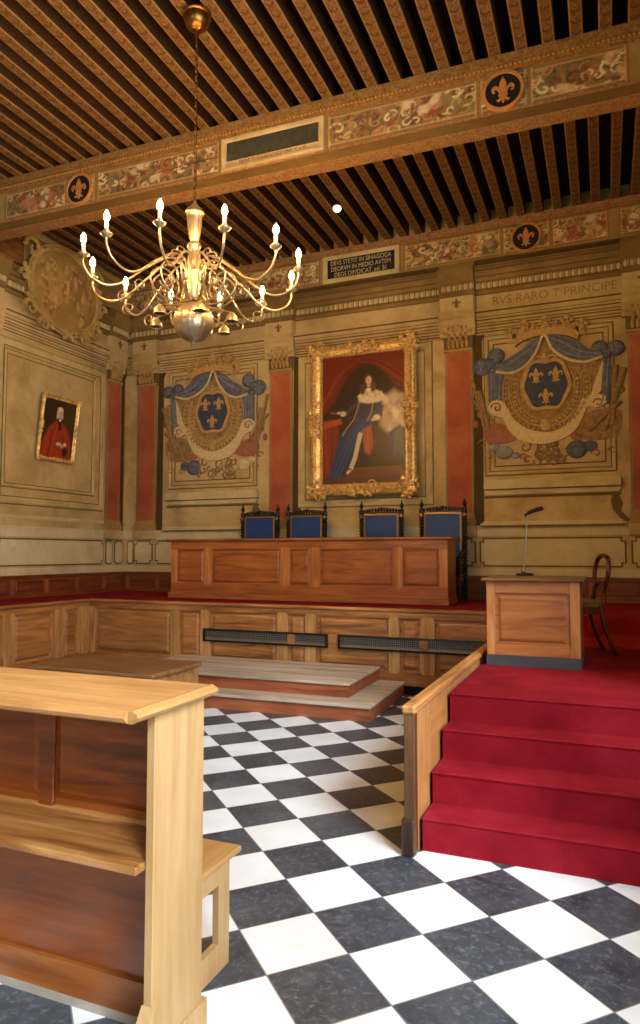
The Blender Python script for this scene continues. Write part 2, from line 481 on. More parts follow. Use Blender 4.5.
# ------------------------------------------------------------------ a small painter that colours a fine grid mesh
class Canvas:
    def __init__(s, w, h, step, bg, seed=1):
        s.w, s.h = w, h
        s.nx = max(4, int(w / step)); s.ny = max(4, int(h / step)); s.step = step
        s.U, s.V = np.meshgrid(np.linspace(0, w, s.nx + 1), np.linspace(0, h, s.ny + 1))
        s.c = np.zeros(s.U.shape + (3,)); s.c[:] = lin(bg)
        s.rng = np.random.RandomState(seed); s.dz = np.zeros(s.U.shape)
    def _put(s, m, col):
        m = np.clip(m, 0, 1)[..., None]
        s.c = s.c * (1 - m) + np.array(lin(col)) * m
    def clouds(s, cols, size, amt=0.6):
        for col in cols:
            k1, k2 = s.rng.uniform(-1, 1, 2) * 6.28 / size; k3, k4 = s.rng.uniform(-1, 1, 2) * 6.28 / size * 1.7
            p = s.rng.uniform(0, 6.28, 3)
            f = np.sin(k1 * s.U + k2 * s.V + p[0] + 1.3 * np.sin(k3 * s.U - k4 * s.V + p[1])) * 0.5 + 0.5
            s._put(amt * f ** 2, col)
    def ell(s, cx, cy, rx, ry, col, soft=0.1, a=1.0, ang=0.0):
        x = s.U - cx; y = s.V - cy; c, q = math.cos(ang), math.sin(ang)
        d = np.sqrt(((x * c + y * q) / rx) ** 2 + ((-x * q + y * c) / ry) ** 2)
        s._put(a * np.clip((1 + soft - d) / (2 * soft + 1e-6), 0, 1), col)
    def poly(s, pts, col, soft=0.0, a=1.0):
        soft = soft or s.step
        ins = np.zeros(s.U.shape, bool); dist = np.full(s.U.shape, 1e9); n = len(pts)
        for i in range(n):
            (x0, y0), (x1, y1) = pts[i], pts[(i + 1) % n]
            cond = ((y0 > s.V) != (y1 > s.V))
            with np.errstate(divide='ignore', invalid='ignore'):
                xi = (x1 - x0) * (s.V - y0) / (y1 - y0 if y1 != y0 else 1e-9) + x0
            ins ^= cond & (s.U < xi)
            dist = np.minimum(dist, s._seg(x0, y0, x1, y1))
        sd = np.where(ins, dist, -dist)
        s._put(a * np.clip(sd / soft + 0.5, 0, 1), col)
    def _seg(s, x0, y0, x1, y1):
        dx, dy = x1 - x0, y1 - y0; L = dx * dx + dy * dy + 1e-12
        t = np.clip(((s.U - x0) * dx + (s.V - y0) * dy) / L, 0, 1)
        return np.hypot(s.U - x0 - t * dx, s.V - y0 - t * dy)
    def stroke(s, pts, w, col, a=1.0):
        d = np.full(s.U.shape, 1e9)
        for (p, q) in zip(pts[:-1], pts[1:]): d = np.minimum(d, s._seg(p[0], p[1], q[0], q[1]))
        s._put(a * np.clip((w / 2 - d) / s.step + 0.5, 0, 1), col)
    def scrolls(s, n, cols, size, w, x0=0, x1=None, y0=0, y1=None, a=0.85):
        """curling painted foliage"""
        x1 = s.w if x1 is None else x1; y1 = s.h if y1 is None else y1
        for i in range(n):
            cx, cy = s.rng.uniform(x0, x1), s.rng.uniform(y0, y1); t0 = s.rng.uniform(0, 6.28); r = size * s.rng.uniform(0.5, 1.2)
            dr = s.rng.choice([-1, 1]); pts = []
            for k in range(9):
                q = k / 8; rr = r * (1 - 0.75 * q); an = t0 + dr * q * 4.6
                pts.append((cx + rr * math.cos(an), cy + rr * math.sin(an) * 0.8))
            s.stroke(pts, w * s.rng.uniform(0.6, 1.3), cols[s.rng.randint(len(cols))], a)
    def blobs(s, n, cols, r, x0=0, x1=None, y0=0, y1=None, a=0.8):
        x1 = s.w if x1 is None else x1; y1 = s.h if y1 is None else y1
        for i in range(n):
            q = r * s.rng.uniform(0.4, 1.3)
            s.ell(s.rng.uniform(x0, x1), s.rng.uniform(y0, y1), q * s.rng.uniform(0.7, 2.0), q, cols[s.rng.randint(len(cols))], 0.3, a, s.rng.uniform(0, 3.1))
    def build(s, name, mat, parent, x, y, z, thick=0.0, bulge=None, mask=None):
        """front faces -y; x, z of lower left corner, y of the picture plane"""
        nx, ny = s.nx + 1, s.ny + 1
        off = s.dz
        V = np.stack([s.U + x, y - off, s.V + z], -1).reshape(-1, 3)
        idx = np.arange(nx * ny).reshape(ny, nx)
        F = np.stack([idx[:-1, :-1], idx[:-1, 1:], idx[1:, 1:], idx[1:, :-1]], -1)
        if mask is not None:
            cu = (s.U[:-1, :-1] + s.U[1:, 1:]) / 2; cv = (s.V[:-1, :-1] + s.V[1:, 1:]) / 2
            F = F[mask(cu, cv)]
        F = F.reshape(-1, 4).tolist()
        base = len(V)
        C = s.c.reshape(-1, 3)
        if mask is None:
            T = thick or 0.01
            ext = np.array([(x, y + T, z), (x + s.w, y + T, z), (x + s.w, y + T, z + s.h), (x, y + T, z + s.h)])
            V = np.vstack([V, ext]); C = np.vstack([C, np.repeat(C[:1], 4, 0)])
            bot = idx[0, :].tolist(); top = idx[-1, :].tolist(); lef = idx[:, 0].tolist(); rig = idx[:, -1].tolist()
            F += [bot[::-1] + [base, base + 1], rig[::-1] + [base + 1, base + 2], top + [base + 2, base + 3], lef + [base + 3, base], [base + 3, base + 2, base + 1, base]]
        me = D.meshes.new(name); me.from_pydata(V.tolist(), [], F); me.materials.append(mat)
        at = me.color_attributes.new('paint', 'FLOAT_COLOR', 'POINT')
        at.data.foreach_set('color', np.hstack([C, np.ones((len(C), 1))]).astype(np.float32).ravel())
        if s.dz.any(): me.shade_smooth()
        o = D.objects.new(name, me); COL.objects.link(o)
        if parent is not None: o.parent = parent
        return o

def text_mesh(name, body, size, mat, parent, loc, depth=0.002, sx=1.0, align='CENTER', flat_out='y'):
    cu = D.curves.new(name, 'FONT'); cu.body = body; cu.size = size; cu.align_x = align; cu.align_y = 'CENTER'; cu.extrude = depth; cu.space_line = 1.0
    tmp = D.objects.new(name, cu); COL.objects.link(tmp)
    dg = bpy.context.evaluated_depsgraph_get(); dg.update()
    me = D.meshes.new_from_object(tmp.evaluated_get(dg))
    D.objects.remove(tmp)
    me.name = name
    me.transform(Matrix.Translation(loc) @ Matrix.Rotation(PI / 2, 4, 'X') @ Matrix.Diagonal((sx, 1, 1, 1)))
    me.materials.clear(); me.materials.append(mat)
    o = D.objects.new(name, me); COL.objects.link(o)
    if parent is not None: o.parent = parent
    return o

def fleur(mb, cx, cz, h, y0, y1):
    """fleur-de-lis outline, extruded from y0 (back) to y1 (front)"""
    def P(l, mirror=False): return [((cx + (-u if mirror else u) * h), cz + v * h) for u, v in l]
    mid = [(0, 0.52), (0.07, 0.40), (0.13, 0.27), (0.14, 0.15), (0.09, 0.02), (0.05, -0.10), (0.045, -0.16), (-0.045, -0.16), (-0.05, -0.10), (-0.09, 0.02), (-0.14, 0.15), (-0.13, 0.27), (-0.07, 0.40)]
    side = [(0.055, -0.15), (0.09, -0.02), (0.15, 0.12), (0.25, 0.22), (0.36, 0.20), (0.43, 0.10), (0.42, -0.01), (0.36, -0.08), (0.29, -0.06), (0.33, 0.02), (0.30, 0.08), (0.23, 0.05), (0.17, -0.04), (0.13, -0.15)]
    foot = [(0.04, -0.22), (0.10, -0.24), (0.16, -0.34), (0.25, -0.36), (0.20, -0.43), (0.12, -0.42), (0.07, -0.34), (0.05, -0.44), (0, -0.52), (-0.05, -0.44), (-0.07, -0.34), (-0.12, -0.42), (-0.20, -0.43), (-0.25, -0.36), (-0.16, -0.34), (-0.10, -0.24), (-0.04, -0.22)]
    mb.prism(P(mid), y0, y1); mb.prism(P(side), y0, y1); mb.prism(P(side, True), y0, y1); mb.prism(P(foot), y0, y1)
    mb.box(cx - 0.17 * h, cx + 0.17 * h, y1 - 0.001, y0, cz - 0.23 * h, cz - 0.15 * h)
    return mb

def ellipse_ring(mb, cx, cz, rx, rz, r, y, seg=40, a0=0, a1=2 * PI, n=8):
    closed = abs(a1 - a0 - 2 * PI) < 1e-6
    m = seg if closed else seg + 1
    pts = [(cx + rx * math.cos(a0 + (a1 - a0) * k / seg), y, cz + rz * math.sin(a0 + (a1 - a0) * k / seg)) for k in range(m)]
    return mb.tube(pts, r, n, closed)

# ================================================================== THE ROOM
DZ = 0.84            # carpeted dais level
PZ = 0.67            # raised platform level, right
struct('floor', MB().box(LW - 0.3, RW + 0.5, FW - 0.5, BW + 0.3, -0.12, 0), TILES)
# dais carpets (left arm, back, right platform)
struct('floor_dais', MB().box(LW, -6.40, FW, BW, 0.0, DZ).box(-6.40, RW, 8.05, BW, 0.0, DZ).box(-6.40, -0.95, 7.37, 8.05, 0.0, DZ), CARPET)
struct('wall_back', MB().box(LW - 0.3, RW + 0.5, BW, BW + 0.3, 0, 7.0), P_WALL)
struct('wall_left', MB().box(LW - 0.3, LW, FW, BW, 0, 7.0), P_WALL)
mb = MB()
ys = [FW] + [v for w in WIN for v in w[:2]] + [BW]
for a, b in zip(ys[0::2], ys[1::2]): mb.box(RW, RW + 0.4, a, b, 0, 7.0)  # narrow pier before the last window is added to shade the stair risers
for y0, y1, z0, z1 in WIN: mb.box(RW, RW + 0.4, y0, y1, 0, z0).box(RW, RW + 0.4, y0, y1, z1, 7.0)
struct('wall_right', mb, P_WALL)
fx = (-6.0, -2.4)
struct('wall_front', MB().box(LW - 0.3, fx[0], FW - 0.4, FW, 0, 7).box(fx[1], RW + 0.4, FW - 0.4, FW, 0, 7).box(fx[0], fx[1], FW - 0.4, FW, 0, 1.8).box(fx[0], fx[1], FW - 0.4, FW, 4.2, 7), P_WALL)
struct('ceiling', MB().box(LW - 0.3, RW + 0.5, FW - 0.4, BW + 0.3, 6.74, 6.95), BOARD)

def glassmat():
    m = D.materials.new('window_glass'); m.use_nodes = True; nt = m.node_tree
    nt.nodes.remove(nt.nodes['Principled BSDF'])
    a = nt.nodes.new('ShaderNodeBsdfTransparent'); b = nt.nodes.new('ShaderNodeBsdfGlossy'); b.inputs['Roughness'].default_value = 0.02
    mx = nt.nodes.new('ShaderNodeMixShader'); mx.inputs[0].default_value = 0.06
    nt.links.new(a.outputs[0], mx.inputs[1]); nt.links.new(b.outputs[0], mx.inputs[2]); nt.links.new(mx.outputs[0], nt.nodes['Material Output'].inputs[0])
    return m
GLASS = glassmat()
for k, (y0, y1, z0, z1) in enumerate(WIN):
    w = tag(empty('window_%d' % (k + 1), (RW + 0.2, (y0 + y1) / 2, z0)), kind='structure')
    hh = z1 - z0; hw = (y1 - y0) / 2
    f = MB()
    for a, b in ((-hw, -hw + 0.07), (hw - 0.07, hw), (-0.03, 0.03)): f.box(-0.03, 0.03, a, b, 0, hh)
    for j in range(6):
        zz = hh * j / 5; f.box(-0.025, 0.025, -hw, hw, max(0, zz - 0.03), min(hh, zz + 0.03))
    f.build('window_frame', WHITE, w)
    MB().box(-0.004, 0.004, -hw, hw, 0, hh).build('pane', GLASS, w)
w = tag(empty('window_4', (-4.2, FW - 0.2, 1.8)), kind='structure')  # unseen window, made up to carry the fill light behind the camera
f = MB()
for a, b in ((-1.8, -1.73), (1.73, 1.8), (-0.03, 0.03)): f.box(a, b, -0.03, 0.03, 0, 2.4)
for j in range(4): f.box(-1.8, 1.8, -0.025, 0.025, max(0, 0.8 * j - 0.03), min(2.4, 0.8 * j + 0.03))
f.build('window_frame', WHITE, w); MB().box(-1.8, 1.8, -0.004, 0.004, 0, 2.4).build('pane', GLASS, w)

# ------------------------------------------------------------------ wall architecture.  u along the wall, y negative towards the room
P_CORN = plaster('painted_cornice_brown', '66512c', '7f683c', '97804e')
PROF = [(4.82, 0.0), (4.82, 0.02), (4.90, 0.02), (4.905, 0.035), (4.985, 0.035), (4.99, 0.05), (5.08, 0.05), (5.09, 0.065), (5.13, 0.07), (5.17, 0.10), (5.19, 0.10), (5.19, 0.03),
        (5.42, 0.03), (5.43, 0.045), (5.47, 0.06), (5.47, 0.075), (5.60, 0.085), (5.61, 0.10), (5.66, 0.12), (5.70, 0.15), (5.77, 0.16), (5.80, 0.19), (5.82, 0.19), (5.82, 0.05), (5.93, 0.04), (5.93, 0.0)]

def sweep(mb, u0, u1, add=0.0, prof=PROF):
    poly = [(-(w + (add if w > 0 else 0)), z) for z, w in prof]
    mb.prism(poly, u0, u1, 'yz')      # (w,u,v) -> x=w runs along wall
    return mb

def entablature(root, u0, u1, breaks, mat, teeth=0.085):
    lowp = [p for p in PROF if p[0] <= 5.42] + [(5.42, 0.0)]; higp = [(5.42, 0.0)] + [p for p in PROF if p[0] > 5.42]
    for nm, pf, mt in (('architrave', lowp, mat), ('cornice', higp, P_CORN)):
        e = MB(); sweep(e, u0, u1, 0.0, pf)
        for c, hw in breaks: sweep(e, c - hw, c + hw, 0.07, pf)
        e.build(nm, mt, root)
    t = MB(); u = u0 + 0.02
    while u < u1 - 0.05:
        ad = 0.07 if any(abs(u + 0.03 - c) < hw for c, hw in breaks) else 0
        t.ball((u + 0.03, -(0.085 + ad), 5.545), 0.028, 0.022, 0.05, 6, 5)
        t.box(u + 0.062, u + 0.072, -(0.095 + ad), -(0.07 + ad), 5.50, 5.59)
        u += teeth
    tag(t.build('egg_and_dart', P_LIGHT, root), kind='stuff')
    MB().box(u0, u1, -0.075, -0.001, 5.835, 5.925).build('cove_shade_strip', P_DARK, root)  # dark paint in the cove stands in for the shade under the frieze
    k = MB()
    for za, zb, w in ((5.66, 5.69, .135), (5.745, 5.775, .175), (5.475, 5.50, .088), (4.84, 4.862, .022), (4.93, 4.95, .037), (5.02, 5.04, .052), (5.135, 5.16, .09)): k.box(u0, u1, -w, -0.001, za, zb)
    k.build('brown_band', P_LINE, root)
    l = MB()
    for z in (4.90, 4.985, 5.085, 5.435, 5.61, 5.80):
        l.box(u0, u1, -0.001 - [w for zz, w in PROF if zz <= z + .002][-1], -0.001, z - 0.014, z + 0.006)
    l.build('painted_lines', P_LINE, root)

def pilaster(root_loc, rz, hw, label, group='painted pilasters of the courtroom walls', ztop=4.6):
    r = empty('pilaster', root_loc, rz, label, 'pilaster', group)
    z0 = root_loc[2]
    MB().box(-hw - 0.02, hw + 0.02, -0.035, 0, 2.08 - z0, ztop + 0.02 - z0).build('pilaster_body', P_MID, r)
    MB().box(-hw + 0.015, hw - 0.015, -0.042, -0.03, 2.13 - z0, ztop - 0.02 - z0).build('red_marble_shaft', P_RED, r)
    MB().box(-hw - 0.05, hw + 0.05, -0.085, 0, 1.78 - z0, 1.93 - z0).build('pilaster_plinth', P_WALL, r)
    b = MB()
    for za, zb, e in ((1.92, 1.97, 0.035), (1.97, 2.02, 0.045), (2.02, 2.08, 0.03), (2.08, 2.11, 0.018)):
        b.box(-hw - e, hw + e, -0.035 - e, 0, za - z0, zb - z0)
    b.build('pilaster_base', P_CAP, r)
    c = MB(); zt = ztop
    MB().box(-hw - 0.03, hw + 0.03, -0.045, 0, zt - z0, zt + .4 - z0).build('capital_ground', P_LINE, r)
    c.box(-hw - 0.03, hw + 0.03, -0.06, 0, zt - z0, zt + 0.03 - z0)
    c.box(-hw - 0.08, hw + 0.08, -0.10, 0, zt + .36 - z0, zt + .44 - z0)
    for row, zz in enumerate((zt + 0.05, zt + 0.15, zt + 0.25)):
        n = 5 if row != 1 else 4
        for k in range(n):
            u = (-hw + 0.02) + (2 * hw - 0.04) * (k + 0.5) / n
            c.tube([(u, -0.05, zz - z0), (u, -0.075, zz + 0.07 - z0), (u, -0.105, zz + 0.10 - z0), (u, -0.115, zz + 0.075 - z0)], [0.02, 0.03, 0.024, 0.012], 6)
    for sgn in (-1, 1):
        cx = sgn * (hw + 0.005); cz = zt + 0.29 - z0
        c.tube([(cx + sgn * (0.055 * (1 - k / 12)) * math.cos(k * 0.8), -0.09, cz + 0.055 * (1 - k / 12) * math.sin(k * 0.8)) for k in range(11)], 0.014, 6)
        c.tube([(sgn * 0.03, -0.08, cz - 0.12), (sgn * 0.05, -0.1, cz - 0.02), (sgn * 0.09, -0.1, cz + 0.03)], 0.014, 6)
    c.ball((0, -0.1, zt + 0.37 - z0), 0.04, 0.03, 0.04, 8, 6)
    c.build('capital', P_CAP, r)
    MB().prism([(hw + 0.02, 1.95 - z0), (hw + 0.16, 1.86 - z0), (hw + 0.16, zt + 0.12 - z0), (hw + 0.22, zt + 0.24 - z0), (hw + 0.20, zt + 0.42 - z0), (hw + 0.04, zt + 0.42 - z0)], -0.003, 0.0).build('painted_shadow_strip', P_DARK, r)  # trompe-l'oeil shadow beside the pilaster, painted as a flat dark strip
    fb = MB()
    fb.box(-hw - 0.06, hw + 0.06, -0.135, 0, 5.20 - z0, 5.415 - z0)
    fb.build('frieze_block', P_WALL, r)
    q = MB(); fleur(q, 0, 5.31 - z0, 0.15, -0.134, -0.142); q.build('painted_fleur_de_lis', P_LINE, r)
    return r

PILS = [-7.73, -5.0, -2.0, 0.56]
wb = tag(empty('trim_1', (0, BW, 0)), kind='structure')
entablature(wb, LW + 0.0, RW, [(c, 0.27) for c in PILS], P_WALL)
wl = tag(empty('trim_2', (LW, 0, 0), PI / 2), kind='structure')
entablature(wl, FW, BW - 0.2, [(10.0, 0.22), (7.2, 0.22)], P_WALL)
names = ['in the left corner, half lit', 'between the left coat of arms and the portrait', 'right of the large royal portrait', 'at the right edge of the picture']
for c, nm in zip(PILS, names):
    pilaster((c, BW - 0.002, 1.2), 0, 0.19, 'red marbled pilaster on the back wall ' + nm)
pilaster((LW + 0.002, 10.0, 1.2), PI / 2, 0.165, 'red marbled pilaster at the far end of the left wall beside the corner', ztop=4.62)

P_PANEL = plaster('painted_panel_moulding', '95834f', 'b8a673', 'cbba8a')
def panel_mould(root, u0, u1, z0, z1, mat=P_LIGHT, w=0.05, line=True):
    m = MB().frame(u0, u1, z0, z1, [(0, 0), (0, -0.02), (w * .3, -0.03), (w * .45, -0.018), (w * .7, -0.018), (w, -0.004), (w, 0)])
    m.build('panel_moulding', P_PANEL, root)
    if line:
        MB().frame(u0 - 0.016, u1 + 0.016, z0 - 0.016, z1 + 0.016, [(0, 0), (0, -0.004), (0.022, -0.004), (0.022, 0)]).build('painted_line', P_LINE, root)
        MB().frame(u0 + w, u1 - w, z0 + w, z1 - w, [(0, 0), (0, -0.003), (0.014, -0.003), (0.014, 0)]).build('painted_line', P_LINE, root)

def dado(root, spans, u0, u1):
    b = MB().box(u0, u1, -0.03, 0, 1.19, 1.30).box(u0, u1, -0.022, 0, 1.775, 1.80).box(u0, u1, -0.03, 0, 1.91, 1.935).box(u0, u1, -0.016, 0, 1.80, 1.91)
    b.build('dado_mouldings', P_CREAM, root)
    MB().box(u0, u1, -0.004, 0, 1.30, 1.775).build('dado_field', P_MID if False else P_WALL, root)
    for a, c in spans:
        k = min(0.05, (c - a) * 0.16)
        q = [(a + k, 1.35), (c - k, 1.35), (c - k, 1.35 + k), (c, 1.35 + k), (c, 1.73 - k), (c - k, 1.73 - k), (c - k, 1.73), (a + k, 1.73), (a + k, 1.73 - k), (a, 1.73 - k), (a, 1.35 + k), (a + k, 1.35 + k)]
        cx, cz = (a + c) / 2, 1.54
        o = [(cx + (u - cx) * (1 + .05 / max(c - a, .1)), cz + (v - cz) * 1.13) for u, v in q]
        MB().prism(o, -0.004, -0.008).build('painted_line', P_LINE, root)
        MB().prism(q, -0.006, -0.016).build('dado_panel', P_CREAM, root)
dado(wb, [(-8.12, -8.02), (-7.96, -7.6), (-7.5, -6.9), (-6.8, -5.9), (-5.8, -5.25), (-5.15, -4.8), (-4.65, -3.6), (-3.5, -2.3), (-2.18, -1.8), (-1.7, 0.25), (0.36, 0.76)], LW, RW)
dado(wl, [(2.0, 5.0), (5.2, 6.9), (7.0, 7.35), (7.5, 9.78), (9.88, 10.02), (10.12, 10.3)], FW, BW)

# pedestal painted in relief under each coat of arms
def arms_pedestal(c, hw):
    r = wb
    m = MB()
    def pr(l, a, b): m.prism([(c + u, z) for u, z in l], a, b)
    pr([(-hw, 2.46), (hw, 2.46), (hw, 2.56), (hw - .03, 2.60), (-hw + .03, 2.60), (-hw, 2.56)], 0, -0.085)
    pr([(-hw + .03, 2.38), (hw - .03, 2.38), (hw, 2.46), (-hw, 2.46)], 0, -0.06)
    m.build('pedestal_ledge', P_LIGHT, r)
    left = [(-hw + .10, 2.36), (-hw + .13, 2.25), (-hw + .10, 2.12), (-hw, 2.00), (-hw - .03, 1.96)]
    MB().prism([(c + u, z) for u, z in left] + [(c - u, z) for u, z in reversed(left)], 0, -0.02).build('pedestal_body', P_WALL, r)
    MB().prism([(c + hw - .10, 2.36), (c + hw - .02, 2.33), (c + hw + .03, 2.22), (c + hw + .0, 2.12), (c + hw + .08, 2.02), (c + hw + .16, 1.97), (c + hw, 1.97), (c + hw - .10, 2.12), (c + hw - .13, 2.25)], 0, -0.006).build('painted_scroll_line', P_LINE, r)
    MB().box(c - hw - .05, c + hw + .05, -0.08, 0, 1.93, 1.965).box(c - hw - .02, c + hw + .02, -0.05, 0, 1.965, 1.99).build('pedestal_base', P_LIGHT, r)
    MB().box(c - hw, c + hw, -0.0225, 0, 2.335, 2.366).box(c - hw, c + hw, -0.088, 0, 2.452, 2.468).box(c - hw - .05, c + hw + .05, -0.082, 0, 1.915, 1.933).build('painted_line', P_LINE, r)
for c in (-6.35, -0.71):
    arms_pedestal(c, 0.93)
    panel_mould(wb, c - 0.9, c + 0.88, 2.68, 4.78)
    MB().frame(c - 0.9 + .12, c + 0.88 - .12, 2.8, 4.66, [(0, 0), (0, -0.005), (0.02, -0.005), (0.02, 0)]).build('painted_line', P_LINE, wb)
panel_mould(wb, -4.68, -2.42, 2.28, 4.80, P_LIGHT, 0.11)
panel_mould(wb, 0.80, 1.04, 2.28, 4.80, P_LIGHT, 0.05)
panel_mould(wl, 7.42, 9.77, 2.27, 4.74, P_LIGHT, 0.10)
panel_mould(wl, 7.54, 9.52, 2.52, 4.57, P_LIGHT, 0.045)
for a, b in ((4.4, 6.9), (1.2, 4.0)): panel_mould(wl, a, b, 2.27, 4.74, P_LIGHT, 0.10)
MB().box(FW, 9.8, -0.02, 0, 2.06, 2.10).box(FW, 9.8, -0.006, 0, 2.045, 2.06).build('string_course', P_LIGHT, wl)

# lettering faintly painted on the entablature, right bay
text_mesh('painted_lettering', 'RVS RARO T PRINCIPE', 0.18, P_MID, wb, (-0.62, -0.032, 5.30), 0.001, 0.97)

# dark panelled wainscot on the dais
def wainscot(name, root_loc, rz, u0, u1, step, ph):
    r = tag(empty(name, root_loc, rz), kind='structure')
    MB().box(u0, u1, -0.02, 0, DZ, 1.19).build('backing_board', W_WAINS, r)
    MB().box(u0, u1, -0.04, 0, 1.145, 1.19).box(u0, u1, -0.034, 0, DZ, DZ + 0.06).build('rail', W_WAINS, r)
    u = ph; s = MB(); p = MB()
    while u < u1 - 0.05:
        if u > u0: s.box(u - 0.03, u + 0.03, -0.038, 0, 0.90, 1.12)
        a, b = max(u + 0.06, u0 + 0.02), min(u + step - 0.06, u1 - 0.02)
        if b - a > 0.1: p.frustum(a, b, 0.93, 1.12, -0.02, -0.03, 0.02)
        u += step
    s.build('stile', W_WAINS_Z, r); p.build('panel', W_WAINS, r)
wainscot('trim_3', (LW, 0, 0), PI / 2, FW, BW - 0.04, 0.675, 7.78 - 0.675 * 16)
wainscot('trim_4', (0, BW, 0), 0, LW + 0.0, RW, 0.66, LW + 0.1)

# ------------------------------------------------------------------ painted frieze under the joists (back wall)
CREAMS = ['cbb084', 'b5935f', 'a8814e', 'dcc79c']; REDS = ['8c4428', 'a0583a', '6e3820', 'b47a58']; GREENS = ['5f6340', '7a7a52', '4d5546']; BROWNS = ['6b4a2a', '8a6238', '4a3420']
def painted_panel(root, u0, u1, z0, z1, y, seed, tone='c0a06c', red=1.0):
    c = Canvas(u1 - u0, z1 - z0, 0.010, tone, seed)
    c.clouds(['a8865a', '8f6c42'], 0.5, 0.5)
    c.blobs(int(30 * (u1 - u0)), BROWNS, 0.035, a=0.7)
    c.scrolls(int(34 * (u1 - u0)), BROWNS + GREENS, 0.10, 0.026, a=0.85)
    c.scrolls(int(30 * (u1 - u0)), CREAMS + ['e6d3a8'], 0.085, 0.020, a=0.95)
    c.scrolls(int(20 * (u1 - u0)), BROWNS, 0.05, 0.012, a=0.9)
    cx = (u1 - u0) * 0.5
    for k in range(max(1, int((u1 - u0) / 1.1))):
        mx = (u1 - u0) * (k + 0.5) / max(1, int((u1 - u0) / 1.1)) + c.rng.uniform(-.15, .15)
        c.blobs(int(6 * red), REDS, 0.045, mx - 0.3, mx + 0.3, 0.06, z1 - z0 - 0.06, 0.8)
        c.scrolls(int(6 * red), REDS, 0.10, 0.028, mx - 0.35, mx + 0.35, 0.05, z1 - z0 - 0.05)
        c.blobs(3, ['d9c7a0', 'cbb48a'], 0.04, mx - 0.3, mx + 0.3, 0.06, z1 - z0 - 0.06, 0.8)
    t = 0.03
    for pts in ([(0, t / 2), (c.w, t / 2)], [(0, c.h - t / 2), (c.w, c.h - t / 2)], [(t / 2, 0), (t / 2, c.h)], [(c.w - t / 2, 0), (c.w - t / 2, c.h)]):
        c.stroke(pts, t, '8a6436'); c.stroke([(a + (.02 if a == t / 2 else -.02 if a == c.w - t / 2 else 0), b + (.02 if b == t / 2 else -.02 if b == c.h - t / 2 else 0)) for a, b in pts], 0.008, 'd2b47c')
    return c.build('painted_scroll_panel', PAINT_WALL, root, u0, y, z0, 0.008)

ROUND_BG = flat('roundel_black', '17171b', 0.5); GOLDP = flat('gold_paint', 'b07a3e', 0.55, 0.1, 0.25, 18)
def roundel(root, u, z, R, y):
    r = MB().lathe([(R, 0), (R, 0.02), (R * 0.97, 0.03), (R * 0.84, 0.03), (R * 0.82, 0.016), (0.001, 0.016)], (0, 0, 0), 40)
    r.rot(Matrix.Rotation(PI / 2, 3, 'X')); r.v = [p + Vector((u, y, z)) for p in r.v]
    o = r.build('roundel', GOLDP, root, 40)
    b = MB().lathe([(R * 0.82, 0.0165), (0.001, 0.0175)], (0, 0, 0), 40); b.rot(Matrix.Rotation(PI / 2, 3, 'X')); b.v = [p + Vector((u, y, z)) for p in b.v]
    b.build('dark_field', ROUND_BG, o)
    f = MB(); fleur(f, u, z, R * 1.25, y - 0.016, y - 0.026); f.build('fleur_de_lis', GOLDP, o)

fr = empty('painted_frieze', (0, BW, 5.93), 0, 'painted frieze with scrollwork and a black inscription tablet along the top of the back wall', 'frieze')
FZ = 0.0
MB().box(LW, RW, -0.10, 0, 0.0, 0.54).build('frieze_board', P_MID, fr)
MB().box(LW, RW, -0.16, -0.10, 0.475, 0.56).box(LW, RW, -0.145, -0.10, 0.45, 0.475).build('top_moulding', MOULD_RED, fr)
MB().box(LW, RW, -0.13, -0.10, 0.0, 0.03).build('bottom_moulding', P_MID, fr)
painted_panel(fr, -2.83, -1.32, 0.035, 0.445, -0.105, 11, 'c4a672', 0.8)
painted_panel(fr, -0.62, 0.16, 0.035, 0.445, -0.105, 12, 'c4a672', 1.6)
painted_panel(fr, 0.28, 1.03, 0.035, 0.445, -0.105, 13, 'c8b486', 0.8)
painted_panel(fr, -5.9, -4.25, 0.035, 0.445, -0.105, 14, 'c4a672', 0.9)
painted_panel(fr, -8.1, -6.0, 0.035, 0.445, -0.105, 15, 'c4a672', 0.9)
painted_panel(fr, -1.32, -0.62, 0.035, 0.445, -0.105, 16, 'bfa26c', 0.3)
roundel(fr, -0.97, 0.235, 0.225, -0.108)
def tablet(root, u0, u1, z0, z1, y, lines, size, sx):
    MB().frame(u0, u1, z0, z1, [(0, y), (0, y - 0.03), (0.02, y - 0.035), (0.06, y - 0.03), (0.075, y - 0.012), (0.075, y)]).box(u0 + .06, u1 - .06, y - 0.012, y, z0 + .06, z1 - .06).build('tablet_frame', P_LIGHT, root)
    MB().box(u0 + 0.08, u1 - 0.08, y - 0.016, y - 0.012, z0 + 0.08, z1 - 0.07).build('black_slab', ROUND_BG, root)
    m = (z1 - z0 - 0.16) / max(1, len(lines))
    for i, t in enumerate(lines):
        text_mesh('gilt_lettering', t, size, P_CREAM, root, ((u0 + u1) / 2, y - 0.018, z1 - 0.085 - m * (i + 0.5)), 0.001, sx)
tablet(fr, -4.19, -2.89, 0.005, 0.462, -0.112, ['DEVS STETIT IN SINAGOGA', 'DEORVM IN MEDIO AVTEM', 'DEOS DIIVDICAT. psl. 81'], 0.105, 0.80)

